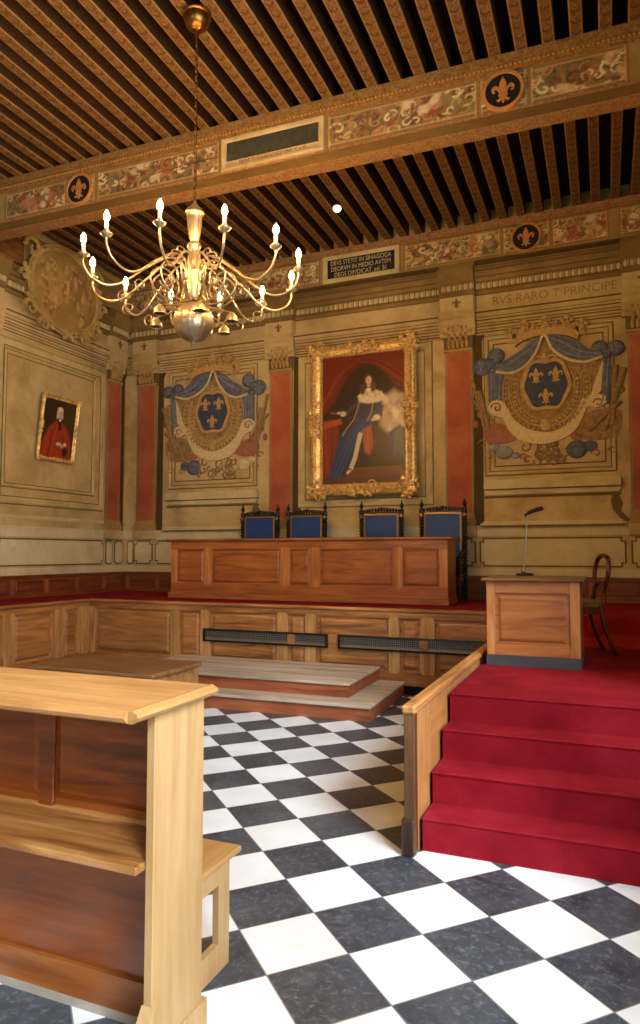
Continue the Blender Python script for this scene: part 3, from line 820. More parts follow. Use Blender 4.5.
# painted strip on the left wall above the cornice
fl = empty('painted_frieze', (LW + 0.003, 0, 5.93), PI / 2, 'painted frieze band high on the left wall behind the oval cartouche', 'frieze')
MB().box(FW, BW - 0.16, -0.03, 0, 0.0, 0.56).build('frieze_board', P_MID, fl)
c = Canvas(0.72, 0.42, 0.012, '7a4a26', 31); c.clouds(['5e3418', '8c5a30'], 0.4, 0.7)
for k in range(4): c.stroke([(0, 0.08 + 0.09 * k), (0.72, 0.08 + 0.09 * k)], 0.02, '5a351a', 0.6)
c.build('painted_landscape', PAINT_WALL, fl, 7.1, -0.035, -0.02, 0.01)
painted_panel(fl, 3.2, 6.9, 0.035, 0.5, -0.035, 17, 'b8996a', 0.6)

# oval cartouche on the left wall
ct = empty('oval_cartouche', (LW + 0.2, 8.5, 5.08), PI / 2, 'large ochre oval cartouche with relief figures high on the left wall', 'cartouche')
c = Canvas(1.44, 1.28, 0.012, 'a5864f', 5)
c.clouds(['937340', 'b89a60', '846636'], 0.6, 0.6)
# crowd of small relief figures
for i in range(44):
    x = c.rng.uniform(0.16, 1.28); y = c.rng.uniform(0.18, 0.98); hgt = c.rng.uniform(0.08, 0.17)
    c.ell(x, y, 0.035, hgt / 2, ['c9a46c', '96703e', '7d5a30'][i % 3], 0.3, 0.8, c.rng.uniform(-.3, .3)); c.ell(x, y + hgt * .6, 0.022, 0.028, 'd0ac78', 0.2, 0.8)
    g = np.exp(-(((c.U - x) / 0.04) ** 2 + ((c.V - y) / (hgt * .6)) ** 2)); c.dz += 0.012 * g
c.scrolls(14, ['8a6436', 'cfa870'], 0.1, 0.02, 0.2, 1.2, 0.2, 1.1, 0.7)
c.dz += 0.05 * np.clip(1 - ((c.U - .72) / .72) ** 2 - ((c.V - .64) / .64) ** 2, 0, 1) ** 0.5
c.build('relief_scene', PAINT_WALL, ct, -0.72, -0.05, 0.02, mask=lambda u, v: ((u - .72) / .72) ** 2 + ((v - .64) / .64) ** 2 < 1)
rim = MB()
ellipse_ring(rim, 0, 0.66, 0.73, 0.65, 0.035, -0.06); ellipse_ring(rim, 0, 0.66, 0.79, 0.71, 0.02, -0.05)
R_ = random.Random(3)
for k in range(22):
    a = 2 * PI * k / 22 + .1; x = 0.78 * math.cos(a); z = 0.66 + 0.68 * math.sin(a); q = R_.uniform(.05, .11); dr = (-1) ** k
    rim.tube([(x + q * (1 - j / 13) * math.cos(a + dr * j * .55), -0.06 - .003 * j, min(1.24, z + q * (1 - j / 13) * math.sin(a + dr * j * .55))) for j in range(12)], [.030 - .0016 * j for j in range(12)], 6)
for sgn in (-1, 1):
    for (x0, z0, r0) in ((0.70, 1.10, 0.17), (0.72, 0.16, 0.14), (0.45, -0.02, 0.12), (0.86, 0.62, .10)):
        rim.tube([(sgn * (x0 + r0 * (1 - q / 14) * math.cos(q * .6)), -0.06, min(1.24, z0 + r0 * (1 - q / 14) * math.sin(q * .6))) for q in range(13)], [.036 - .0018 * q for q in range(13)], 6)
rim.build('scrolled_rim', P_CAPL, ct, 50)
MB().prism([(.74 * math.cos(2 * PI * k / 32), .66 + .66 * math.sin(2 * PI * k / 32)) for k in range(32)], 0.19, -0.04).build('cartouche_body', P_CAP, ct)

# ------------------------------------------------------------------ ceiling joists
J = MB().box(-0.06, 0.06, 0, 10.36, 0, 0.24)
def joist_proto(name, L, label, group):
    m = MB().cbox(-0.06, 0.06, 0, L, 0, 0.24, 0.008)
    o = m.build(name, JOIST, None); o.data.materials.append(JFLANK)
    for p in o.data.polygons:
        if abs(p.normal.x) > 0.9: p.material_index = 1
    return tag(o, label, 'ceiling joist', group)
def place_joists(proto, y, xs):
    for i, x in enumerate(xs):
        o = proto if i == 0 else proto.copy()
        if i: COL.objects.link(o)
        o.location = (x, y, CZ)
XS = [0.243 + 0.2555 * k for k in range(3, -33, -1)]
XS = [x for x in XS if x > LW + 0.07]
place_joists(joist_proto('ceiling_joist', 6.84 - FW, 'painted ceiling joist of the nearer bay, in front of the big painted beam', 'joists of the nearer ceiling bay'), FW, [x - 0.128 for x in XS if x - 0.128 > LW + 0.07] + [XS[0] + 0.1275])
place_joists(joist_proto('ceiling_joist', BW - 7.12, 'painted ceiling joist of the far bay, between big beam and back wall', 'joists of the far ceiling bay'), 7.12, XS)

# ------------------------------------------------------------------ the painted tie beam
bm = empty('painted_beam', (-0.84, 6.86, 5.94), 0.027, 'massive painted ceiling beam with two lily roundels and a worn grey tablet', 'beam')
UL, UR = -7.33, 1.86
MB().box(UL, UR, 0, 0.37, 0.02, 0.56).build('beam_core', P_MID, bm)
MB().box(UL, UR, -0.075, 0.0, 0.47, 0.56).box(UL, UR, -0.05, 0.0, 0.43, 0.47).box(UL, UR, -0.03, 0, 0.405, 0.43).build('top_moulding', MOULD_DOT, bm)
t = MB(); u = UL + 0.03
while u < UR - 0.03:
    t.ball((u, -0.055, 0.447), 0.014, 0.012, 0.012, 6, 4); u += 0.045
tag(t.build('beading', GOLDP, bm), kind='stuff')
MB().box(UL, UR, 0.18, 0.385, 0.0, 0.02).box(UL, UR, -0.012, 0, 0.0, 0.02).build('scroll_painted_soffit', MOULD_RED, bm)
MB().box(UL, UR, 0.0, 0.18, 0.008, 0.02).build('plain_soffit', P_LINE, bm)
MB().box(UL, UR, 0.37, 0.42, 0.45, 0.56).build('rear_moulding', MOULD_DOT, bm)
for i, (a, b, rd) in enumerate(((-6.50, -5.46, 2.0), (-5.0, -3.22, .7), (-1.90, -0.24, 1.0), (0.24, 1.16, .5), (-7.3, -6.62, .4), (1.28, 1.84, .6))):
    painted_panel(bm, a, b, 0.03, 0.40, -0.002, 40 + i, ['866a40', '7c6238', '82683e'][i % 3], rd)
painted_panel(bm, -5.5, -5.0, 0.03, 0.40, -0.001, 50, '8c7048', 0.2); painted_panel(bm, -0.25, 0.25, 0.03, 0.40, -0.001, 51, '8c7048', 0.2)
roundel(bm, 0, 0.215, 0.21, -0.010); roundel(bm, -5.25, 0.215, 0.21, -0.010)
# worn tablet: two or three lines survive below the slab
MB().frame(-3.2, -1.92, 0.022, 0.41, [(0, 0), (0, -0.03), (0.02, -0.035), (0.05, -0.03), (0.065, -0.01), (0.065, 0)]).box(-3.15, -1.97, -0.012, 0, 0.05, 0.39).build('tablet_frame', P_WALL, bm)
MB().box(-3.13, -1.99, -0.02, -0.012, 0.135, 0.395).build('worn_grey_slab', flat('worn_slab', '3c3b2e', 0.6, 0, 0.4, 14), bm)
text_mesh('worn_lettering', 'POST DVODECIM TAB', 0.085, P_RED, bm, (-2.55, -0.0145, 0.088), 0.001, 1.0)
cr = MB().tube([(-4.2, -0.014, 0.19), (-3.6, -0.014, 0.215), (-3.25, -0.014, 0.22)], 0.004, 5); cr.build('crack', P_DARK, bm)

# small lamp on a joist
sl = empty('ceiling_spot_lamp', (-3.41, 8.89, CZ), 0, 'small round glowing lamp fixed under a joist of the far bay', 'lamp')
MB().lathe([(0.045, 0), (0.045, -0.03), (0.06, -0.035), (0.06, -0.06), (0.03, -0.062)], (0, 0, 0), 20).build('lamp_body', BRASS_D, sl, 40)
MB().ball((0, 0, -0.085), 0.058, 0.058, 0.045, 14, 10).build('bulb', SPOT, sl, 60)

# ================================================================== COATS OF ARMS
ARM_O = flat('fresco_ochre', '8e7248', 0.8, 0, .38, 16); ARM_G = flat('fresco_gold', 'b0905c', 0.75, 0, .3, 25); ARM_B = flat('fresco_blue_grey', '5a6070', 0.8, 0, .38, 13)
ARM_BL = flat('fresco_pale_blue', '777d88', 0.8, 0, .3, 13); ARM_BD = flat('fresco_deep_blue', '3c4558', 0.8, 0, .3, 14); ARM_C = flat('fresco_cream', 'c9b68c', 0.8, 0, .18, 20); ARM_R = flat('fresco_rose', '996450', 0.8, 0, .2, 12); ARM_S = flat('fresco_steel', '8d8f92', 0.75, 0, .25, 8)
def coat_of_arms(cx, cz, sx, label, group='royal coats of arms painted on the back wall'):
    r = empty('coat_of_arms', (cx, BW, cz), 0, label, 'coat of arms', group)
    X = lambda u: sx * (u + 6.35)
    Z = lambda v: v - 4.0
    def S(mb, pts, y0, y1, smooth=True):
        p = [(X(u), Z(v)) for u, v in pts]
        if smooth:
            q = [Vector((a, b, 0)) for a, b in p]; n = len(q); out = []
            for i in range(n):
                a, b, c_, d = q[i - 1], q[i], q[(i + 1) % n], q[(i + 2) % n]
                for k in range(4):
                    t = k / 4; w = 0.5 * ((2 * b) + (c_ - a) * t + (2 * a - 5 * b + 4 * c_ - d) * t * t + (3 * b - a - 3 * c_ + d) * t ** 3); out.append((w.x, w.y))
            p = out
        mb.prism(p, y0, y1); return mb
    T3 = lambda l, y, off=0: [(X(u), y, Z(v)) for u, v in l]
    # trophies behind the mantle
    tr = MB(); R = random.Random(int(cx * 10))
    for (u0, v0, u1, v1, w) in ((-7.36, 4.15, -7.1, 3.3, .05), (-7.25, 4.2, -7.2, 3.35, .045), (-7.3, 3.7, -6.9, 3.3, .05), (-5.26, 4.23, -5.45, 3.35, .03), (-5.36, 4.0, -5.5, 3.4, .05), (-5.24, 3.9, -5.75, 3.3, .025)):
        tr.tube(T3([(u0, v0), ((u0 + u1) / 2, (v0 + v1) / 2), (u1, v1)], -0.02), [w, w * .9, w * .6], 8)
    for u, v, q in ((-7.2, 3.42, .1), (-7.08, 3.35, .1), (-6.95, 3.42, .1), (-5.4, 3.65, .08), (-7.3, 3.85, .07)): tr.ball((X(u), -0.01, Z(v)), q, 0.03, q * .8, 10, 8)
    S(tr, [(-7.3, 3.55), (-6.95, 3.58), (-6.72, 3.4), (-6.75, 3.2), (-7.1, 3.16), (-7.28, 3.25)], 0, -0.02)
    tr.build('trophy_of_flags', ARM_O, r, 50)
    rs = MB(); S(rs, [(-5.86, 3.42), (-5.5, 3.5), (-5.42, 3.35), (-5.5, 3.2), (-5.8, 3.2), (-5.92, 3.3)], 0, -0.03)
    for u, v in ((-6.74, 3.2), (-6.69, 3.24), (-5.35, 3.75), (-5.3, 3.5)): rs.ball((X(u), -0.02, Z(v)), .05, .02, .06, 8, 6)
    rs.build('rose_drum', ARM_R, r, 50)
    hb = MB().ball((X(-6.72), -0.02, Z(3.04)), .14, .05, .13, 14, 10); hb.ball((X(-6.9), -0.01, Z(3.08)), .10, .03, .08, 10, 8); hb.build('blue_helmet', ARM_B, r, 60)
    wa = MB().ball((X(-5.72), -0.02, Z(3.05)), .13, .06, .10, 14, 10); wa.ball((X(-5.57), -0.02, Z(3.13)), .09, .03, .06, 10, 8); wa.ball((X(-5.88), -0.02, Z(3.0)), .06, .03, .05, 10, 8); wa.build('white_armour', ARM_S if sx < 0 else ARM_C, r, 60)
    sc = MB()
    for k in range(26):
        u, v = -6.28 + R.uniform(-.36, .36), 3.0 + R.uniform(-.12, .13); q = R.uniform(.05, .11); d = R.choice((-1, 1)); ph = R.uniform(0, 6)
        sc.tube([(X(u + q * (1 - j / 12) * math.cos(ph + d * j * .6)), -0.02, Z(v + q * (1 - j / 12) * math.sin(ph + d * j * .6))) for j in range(10)], 0.012, 5)
    for u, v in ((-7.2, 3.0), (-6.98, 2.97), (-5.5, 3.0), (-5.4, 3.2)):
        sc.tube([(X(u + .07 * (1 - j / 12) * math.cos(j * .6)), -0.015, Z(v + .07 * (1 - j / 12) * math.sin(j * .6))) for j in range(10)], 0.012, 5)
    sc.build('scrollwork', ARM_O, r, 50)
    # mantle
    man = MB(); S(man, [(-7.09, 4.36), (-6.83, 4.32), (-6.56, 4.42), (-6.31, 4.68), (-6.06, 4.36), (-5.84, 4.24), (-5.64, 4.27), (-5.69, 3.81), (-5.98, 3.35), (-6.28, 3.2), (-6.59, 3.32), (-6.87, 3.66), (-7.08, 3.80)], 0, -0.025, False); man.build('mantle', ARM_O, r)
    h = MB(); S(h, [(-7.12, 3.67), (-6.98, 3.61), (-6.87, 3.64), (-6.80, 3.46), (-6.65, 3.26), (-6.32, 3.14), (-5.98, 3.2), (-5.80, 3.36), (-5.70, 3.55), (-5.54, 3.63), (-5.50, 3.76), (-5.60, 3.84), (-5.72, 3.80), (-5.80, 3.66), (-5.87, 3.53), (-6.06, 3.38), (-6.32, 3.31), (-6.55, 3.38), (-6.73, 3.58), (-6.81, 3.76), (-6.95, 3.80), (-7.1, 3.78)], 0, -0.045)
    S(h, [(-7.10, 4.30), (-7.06, 3.85), (-6.9, 3.72), (-7.0, 4.05)], 0, -0.04, False)
    h.build('ermine_hem', ARM_C, r)
    cu = MB(); cu.tube([(X(-5.62 + .085 * (1 - j / 16) * math.cos(j * .55)), -0.05, Z(3.72 + .085 * (1 - j / 16) * math.sin(j * .55))) for j in range(15)], 0.012, 6)
    cu.tube([(X(-7.02 + .07 * (1 - j / 16) * math.cos(j * .55)), -0.05, Z(3.68 + .07 * (1 - j / 16) * math.sin(j * .55))) for j in range(12)], 0.01, 6); cu.build('rolled_edge', ARM_O, r, 50)
    sw = MB(); S(sw, [(-7.12, 4.38), (-6.90, 4.46), (-6.76, 4.58), (-6.52, 4.72), (-6.33, 4.74), (-6.33, 4.64), (-6.42, 4.52), (-6.56, 4.40), (-6.72, 4.32), (-6.9, 4.30)], 0, -0.06)
    S(sw, [(-6.29, 4.72), (-6.12, 4.66), (-5.92, 4.50), (-5.73, 4.38), (-5.58, 4.34), (-5.66, 4.26), (-5.84, 4.23), (-6.0, 4.28), (-6.14, 4.40), (-6.26, 4.60)], 0, -0.06)
    S(sw, [(-7.21, 4.36), (-7.09, 4.34), (-7.04, 3.67), (-7.16, 3.66)], 0, -0.035, False); S(sw, [(-5.73, 4.30), (-5.51, 4.28), (-5.51, 3.79), (-5.75, 3.79)], 0, -0.035, False)
    sw.build('blue_drapery', ARM_B, r)
    fo = MB()
    for l in ([(-7.08, 4.37), (-6.8, 4.44), (-6.55, 4.6), (-6.4, 4.68)], [(-6.98, 4.34), (-6.72, 4.38), (-6.5, 4.5)], [(-6.24, 4.66), (-6.02, 4.48), (-5.78, 4.34)], [(-6.16, 4.64), (-5.95, 4.52), (-5.7, 4.38)]): fo.tube(spline(T3(l, -0.062), 5), .014, 5)
    for l in ([(-7.17, 4.3), (-7.12, 3.7)], [(-7.12, 4.3), (-7.08, 3.7)], [(-5.68, 4.25), (-5.66, 3.82)], [(-5.6, 4.25), (-5.6, 3.82)], [(-5.55, 4.25), (-5.54, 3.82)]): fo.tube(T3(l, -0.038), .012, 5)
    fo.build('drapery_fold', ARM_BL, r, 50)
    kd = MB()
    for u, v, q in ((-7.26, 4.44, .10), (-7.03, 4.47, .08), (-5.62, 4.50, .11), (-5.41, 4.36, .12)):
        for k in range(5):
            a0_ = k * 1.25 + u; kd.tube([(X(u + q * (.15 + .11 * j) * math.cos(a0_ + j * .08)), -0.078 + .001 * j * j, Z(v + q * (.15 + .11 * j) * math.sin(a0_ + j * .08))) for j in range(8)], [.008 + .002 * j for j in range(8)], 5)
    kd.build('knot_fold', ARM_BL, r, 50)
    kn = MB()
    for u, v, q in ((-7.26, 4.44, .12), (-7.05, 4.47, .11), (-7.15, 4.38, .08), (-5.62, 4.50, .13), (-5.42, 4.36, .14), (-5.52, 4.40, .1)): kn.ball((X(u), -0.03, Z(v)), q, 0.05, q * .95, 14, 10)
    kn.build('drapery_knot', ARM_B, r, 60)
    pp = MB().tube(spline(T3([(-7.09, 4.33), (-6.84, 4.28), (-6.6, 4.36), (-6.42, 4.52), (-6.31, 4.74), (-6.2, 4.5), (-6.04, 4.30), (-5.84, 4.22), (-5.62, 4.26)], -0.06), 6), 0.022, 6); pp.build('gold_piping', ARM_C, r, 50)
    # collars of the orders
    ch = MB()
    for rx, rz, dd in ((.44, .50, .026), (.56, .60, .024)):
        for k in range(30):
            a = PI * (1.06 - .12) + (PI * (1.12)) * k / 29; a = math.radians(160) + math.radians(220) * k / 29
            ch.ball((X(-6.32) + rx * math.cos(a), -0.045, Z(3.95) + rz * math.sin(a)), dd * 1.2, .02, dd * 1.2, 6, 5)
        ellipse_ring(ch, X(-6.32), Z(3.95), rx - .04, rz - .04, .012, -0.035, 40, math.radians(150), math.radians(390), 5)
        ellipse_ring(ch, X(-6.32), Z(3.95), rx + .045, rz + .045, .012, -0.035, 40, math.radians(150), math.radians(390), 5)
    ch.ball((X(-6.31), -0.05, Z(3.42)), .08, .02, .10, 10, 8)
    ch.build('order_collar', ARM_G, r, 50)
    # shield with lobed outline
    def lobed(rx, rz, am):
        out = []
        for k in range(48):
            a = 2 * PI * k / 48; q = (abs(math.cos(a)) ** 2.6 + abs(math.sin(a)) ** 2.6) ** (-1 / 2.6) * (1 + am * math.cos(6 * a + PI / 2 * 0)) * (0.94 + .06 * math.sin(a))
            out.append((X(-6.32) + rx * q * math.cos(a), Z(3.985) + rz * q * math.sin(a)))
        return out
    MB().prism(lobed(.36, .40, .04), 0, -0.05).build('shield_rim', ARM_G, r)
    MB().prism(lobed(.30, .345, .06), 0, -0.06).build('shield_field', ARM_BD, r)
    for u, v in ((-6.46, 4.14), (-6.19, 4.14), (-6.32, 3.83)):
        f = MB(); fleur(f, X(u), Z(v), .235, -0.06, -0.07); f.build('fleur_de_lis', ARM_G, r)
    tp = MB()
    for s_ in (-1, 1): tp.tube([(X(-6.32) + s_ * (.03 + .07 * (1 - j / 12)) * 1.0 + s_ * .07 * math.cos(j * .6) * (1 - j / 12), -0.06, Z(4.38) + .06 * math.sin(j * .6) * (1 - j / 12)) for j in range(10)], .018, 6)
    tp.ball((X(-6.32), -0.06, Z(4.42)), .04, .02, .06, 8, 6); tp.build('shield_crest', ARM_G, r, 50)
    # crown
    cr = MB(); n = 22
    low = [(X(-6.33) + .44 * math.cos(math.radians(165 - 150 * k / n)), Z(4.56) + .17 * math.sin(math.radians(165 - 150 * k / n))) for k in range(n + 1)]
    upp = [(X(-6.33) + .48 * math.cos(math.radians(165 - 150 * k / n)), Z(4.66) + .17 * math.sin(math.radians(165 - 150 * k / n))) for k in range(n + 1)]
    cr.prism(low + upp[::-1], 0, -0.08)
    for k in range(9):
        a = math.radians(160 - 140 * k / 8); x = X(-6.33) + .50 * math.cos(a); z = Z(4.70) + .17 * math.sin(a); big = k % 2 == 0
        cr.prism([(x - .07, z - .08), (x + .07, z - .08), (x + .045, z + (.06 if big else .02)), (x - .045, z + (.06 if big else .02))], 0, -0.05)
        if big:
            for dx, dz, q in ((0, .15, .045), (-.06, .10, .035), (.06, .10, .035), (0, .06, .04)): cr.ball((x + dx + .03 * math.cos(a), -0.06, z + dz - .02), q, .025, q, 8, 6)
            cr.tube([(x, -0.06, z - .03), (x + .03 * math.cos(a), -0.06, z + .1)], .016, 6)
        else:
            cr.ball((x + .02 * math.cos(a), -0.06, z + .05), .026, .022, .026, 8, 6); cr.tube([(x, -0.06, z - .03), (x + .02 * math.cos(a), -0.06, z + .05)], .012, 6)
    cr.build('crown', ARM_G, r, 50)
    return r
coat_of_arms(-6.35, 4.0, 1, 'crowned coat of arms with blue shield on the back wall, left of the portrait')
coat_of_arms(-0.71, 3.96, -1, 'painted crowned coat of arms with blue shield on the back wall, above the reading lamp')

# ================================================================== PORTRAITS
def gilt_frame(root, w, h, t, d, seed, mat=GOLD):
    """outer size w x h centred on the root, moulding width t, depth d"""
    f = MB().frame(-w / 2, w / 2, 0, h, [(0, 0), (0, -d * .6), (t * .12, -d * .85), (t * .3, -d), (t * .5, -d * .7), (t * .62, -d * .62), (t * .78, -d * .5), (t * .86, -d * .55), (t, -d * .3), (t, 0)])
    f.build('frame_moulding', mat, root)
    R = random.Random(seed); o = MB()
    def cluster(cx, cz, ex, ez, n):
        for k in range(n):
            x, z = cx + R.uniform(-ex, ex), cz + R.uniform(-ez, ez); q = t * R.uniform(.10, .24)
            o.ball((x, -d * .95, z), q, d * .35, q * R.uniform(.7, 1.3), 8, 6)
        for k in range(n // 2):
            x, z = cx + R.uniform(-ex, ex), cz + R.uniform(-ez, ez); q = t * R.uniform(.2, .4); ph = R.uniform(0, 6); dd = R.choice((-1, 1))
            o.tube([(x + q * (1 - j / 12) * math.cos(ph + dd * j * .6), -d * 1.1, z + q * (1 - j / 12) * math.sin(ph + dd * j * .6)) for j in range(10)], t * .06, 5)
    for sx in (-1, 1):
        for z in (t * .5, h - t * .5): cluster(sx * (w / 2 - t * .5), z, t * .75, t * .75, 16)
        cluster(sx * (w / 2 - t * .45), h / 2, t * .5, t * 1.5, 20)
    for z in (t * .45, h - t * .45): cluster(0, z, t * 1.5, t * .5, 20)
    o.build('carved_ornament', mat, root, 50)
    b = MB(); p = t * .93; st = t * .16
    u = -w / 2 + p
    while u < w / 2 - p: b.ball((u, -d * .5, p), st * .4, st * .4, st * .4, 6, 4); b.ball((u, -d * .5, h - p), st * .4, st * .4, st * .4, 6, 4); u += st
    z = p
    while z < h - p: b.ball((-w / 2 + p, -d * .5, z), st * .4, st * .4, st * .4, 6, 4); b.ball((w / 2 - p, -d * .5, z), st * .4, st * .4, st * .4, 6, 4); z += st
    tag(b.build('pearl_edge', mat, root, 60), kind='stuff')

rp = empty('framed_portrait', (-3.505, BW - 0.12, 2.44), 0, 'huge gilt framed portrait of a seated figure in a blue robe under red drapery', 'painting')
rp.rotation_euler = (math.radians(-0.0), 0, 0)
gilt_frame(rp, 1.75, 2.44, 0.19, 0.10, 7)
W_, H_ = 1.44, 2.12
c = Canvas(W_, H_, 0.011, '2c170c', 9)
c.clouds(['3a1e10', '22120a'], 0.8, 0.7)
def px(l): return [(W_ * a, H_ * (1 - b)) for a, b in l]
# red drapery
c.poly(px([(0, 0), (1, 0), (1, .30), (.88, .27), (.72, .13), (.55, .08), (.42, .12), (.28, .22), (.16, .36), (.06, .44), (0, .45)]), '6e1f12', .06)
for k in range(7):
    a = k / 6; c.stroke(px([(.48 - .05 * a, .03 + .03 * a), (.30 - .12 * a, .12 + .06 * a), (.14 - .12 * a, .26 + .12 * a), (0 + .03 * a, .36 + .08 * a)]), .03, ['8e2c1a', '54150c', 'a03a24'][k % 3], .7)
for k in range(5):
    a = k / 4; c.stroke(px([(.45, .05 + .03 * a), (.62, .05 + .05 * a), (.82, .12 + .08 * a), (1, .22 + .08 * a)]), .028, ['8a2a1a', '54150c', '9c3622'][k % 3], .7)
c.poly(px([(0, .50), (.16, .49), (.22, .56), (.18, .92), (0, .95)]), '7c2a14', .05); c.stroke(px([(.05, .52), (.08, .9)]), .03, 'a04a24', .6); c.stroke(px([(.14, .54), (.13, .9)]), .02, '4c160a', .7)
c.poly(px([(.02, .51), (.24, .49), (.26, .53), (.05, .56)]), 'b0562e', .03, .8)
c.ell(W_ * .5, H_ * .72, .32, .42, '1c0f0a', .5, .8)
# steps and floor
c.poly(px([(.05, .93), (1, .90), (1, 1), (0, 1)]), '5a3216', .04); c.poly(px([(.38, .875), (.92, .87), (1, .93), (.30, .95)]), '6b3f1e', .03); c.stroke(px([(.38, .875), (.92, .87)]), .012, '8a5a30', .8)
# chair back and pale robe side
c.poly(px([(.72, .36), (.86, .30), (.98, .36), (1, .60), (.84, .66), (.70, .56)]), 'b7a184', .09); c.blobs(26, ['d8c8aa', '93795c', 'c9b594', 'efe4cc'], .05, W_ * .72, W_ * .97, H_ * .40, H_ * .66, .55)
c.poly(px([(.78, .62), (.92, .56), (1, .60), (1, .85), (.84, .80)]), '1a2a44', .05); c.stroke(px([(.88, .62), (.85, .80)]), .02, '33507a', .7)
# blue robe
c.poly(px([(.40, .36), (.62, .34), (.74, .42), (.70, .50), (.58, .56), (.52, .60), (.44, .66), (.36, .80), (.24, .93), (.08, .96), (.14, .84), (.20, .68), (.26, .60), (.40, .54), (.44, .46)]), '1f3a62', .04)
for k in range(8):
    a = k / 7; c.stroke(px([(.46 + .08 * a, .54 + .02 * a), (.34 + .08 * a, .64 + .03 * a), (.22 + .1 * a, .80 + .02 * a), (.12 + .12 * a, .94)]), .018, ['35558a', '14263f', '2a4875'][k % 3], .75)
c.poly(px([(.45, .36), (.66, .36), (.64, .46), (.48, .50)]), '2b2c3e', .03)
# red lining with breeches
c.poly(px([(.50, .58), (.60, .55), (.62, .70), (.58, .78), (.52, .76), (.50, .66)]), '9c4a2e', .03); c.stroke(px([(.56, .58), (.56, .75)]), .015, 'c0694a', .7)
# legs in pale hose
c.stroke(px([(.47, .62), (.44, .70), (.41, .79), (.36, .87)]), .075, 'c9bda4'); c.stroke(px([(.37, .87), (.32, .905)]), .05, 'd8cdb6'); c.stroke(px([(.34, .875), (.36, .88)]), .03, '8a2a1a')
# sash, arms, cuffs
c.stroke(px([(.40, .40), (.34, .44), (.28, .46)]), .07, '3a3650'); c.ell(W_ * .27, H_ * (1 - .455), .05, .04, 'd9cbb0', .3); c.ell(W_ * .22, H_ * (1 - .445), .04, .022, 'd6a884', .3); c.stroke(px([(.20, .45), (.12, .44)]), .015, '8a7a58')
c.stroke(px([(.68, .42), (.70, .48), (.66, .50)]), .08, '3a3a50'); c.ell(W_ * .66, H_ * (1 - .50), .06, .045, 'dccfb4', .3); c.ell(W_ * .62, H_ * (1 - .515), .035, .025, 'd4a683', .3)
c.stroke(px([(.46, .38), (.40, .50), (.30, .58), (.26, .62)]), .016, 'c79a52', .8); c.stroke(px([(.62, .38), (.60, .46), (.55, .52)]), .014, 'c79a52', .8)
# ermine collar, lace
c.poly(px([(.44, .33), (.52, .28), (.60, .28), (.72, .31), (.76, .36), (.68, .385), (.56, .39), (.46, .375)]), 'd9caa8', .03); c.blobs(14, ['e8dcc0', 'a8946e'], .02, W_ * .46, W_ * .74, H_ * .62, H_ * .70, .6)
# head and long curled hair
c.ell(W_ * .565, H_ * (1 - .215), .075, .105, '4a3626', .25); c.ell(W_ * .50, H_ * (1 - .28), .05, .09, '4a3626', .3); c.ell(W_ * .62, H_ * (1 - .27), .045, .08, '54402e', .3)
c.ell(W_ * .57, H_ * (1 - .215), .048, .068, 'dfb592', .15); c.stroke(px([(.567, .205), (.567, .225)]), .010, 'b98a68', .8); c.ell(W_ * .555, H_ * (1 - .205), .008, .005, '3a241a', .3); c.ell(W_ * .585, H_ * (1 - .205), .008, .005, '3a241a', .3); c.ell(W_ * .568, H_ * (1 - .238), .012, .005, 'a8503c', .3)
c.ell(W_ * .57, H_ * (1 - .255), .03, .03, 'd9a989', .3); c.ell(W_ * .57, H_ * (1 - .285), .035, .025, 'efe6d0', .3)
c.build('canvas', PAINT_OIL, rp, -W_ / 2, -0.02, 0.16, 0.02)

sp = empty('framed_portrait', (LW + 0.035, 8.55, 3.0), PI / 2, 'small gilt framed portrait of a white-haired man in a red robe on the left wall', 'painting')
sp.rotation_euler = (math.radians(7.0), 0, PI / 2)
gilt_frame(sp, 0.81, 1.04, 0.06, 0.045, 12)
W2, H2 = 0.72, 0.96
c = Canvas(W2, H2, 0.007, '2a1c0c', 21); c.clouds(['3c2a12', '1c1208'], 0.5, 0.7); c.ell(W2 * .75, H2 * .6, .12, .25, '4a3a16', .6, .7)
def px2(l): return [(W2 * a, H2 * (1 - b)) for a, b in l]
c.poly(px2([(.40, .36), (.56, .36), (.78, .48), (.92, .68), (.96, 1), (0, 1), (.04, .80), (.20, .50)]), '9c2e12', .03)
for l, col in (([(.36, .42), (.22, .62), (.14, .92)], 'b8401c'), ([(.46, .44), (.40, .66), (.36, .95)], 'c04a24'), ([(.64, .46), (.76, .66), (.82, .92)], 'b03a1c'), ([(.30, .52), (.32, .72), (.26, .96)], '6a1c0a'), ([(.70, .60), (.62, .80)], '741f0c')): c.stroke(px2(l), .03, col, .8)
c.poly(px2([(.46, .34), (.56, .34), (.58, .52), (.50, .52)]), '17100c', .01)
c.ell(W2 * .50, H2 * (1 - .23), .066, .085, 'cfc4ae', .2); c.ell(W2 * .51, H2 * (1 - .25), .042, .062, 'd5a27c', .15); c.ell(W2 * .50, H2 * (1 - .165), .06, .035, 'd9d0bc', .25); c.ell(W2 * .43, H2 * (1 - .29), .022, .04, 'c9bda6', .3); c.ell(W2 * .58, H2 * (1 - .29), .018, .035, 'c9bda6', .3)
c.stroke(px2([(.515, .24), (.515, .265)]), .007, 'b07e5c', .9); c.ell(W2 * .49, H2 * (1 - .24), .006, .004, '3a241a', .3); c.ell(W2 * .54, H2 * (1 - .24), .006, .004, '3a241a', .3); c.stroke(px2([(.50, .285), (.53, .285)]), .006, '9a4a38')
c.ell(W2 * .52, H2 * (1 - .345), .022, .018, 'efe8d8', .3)
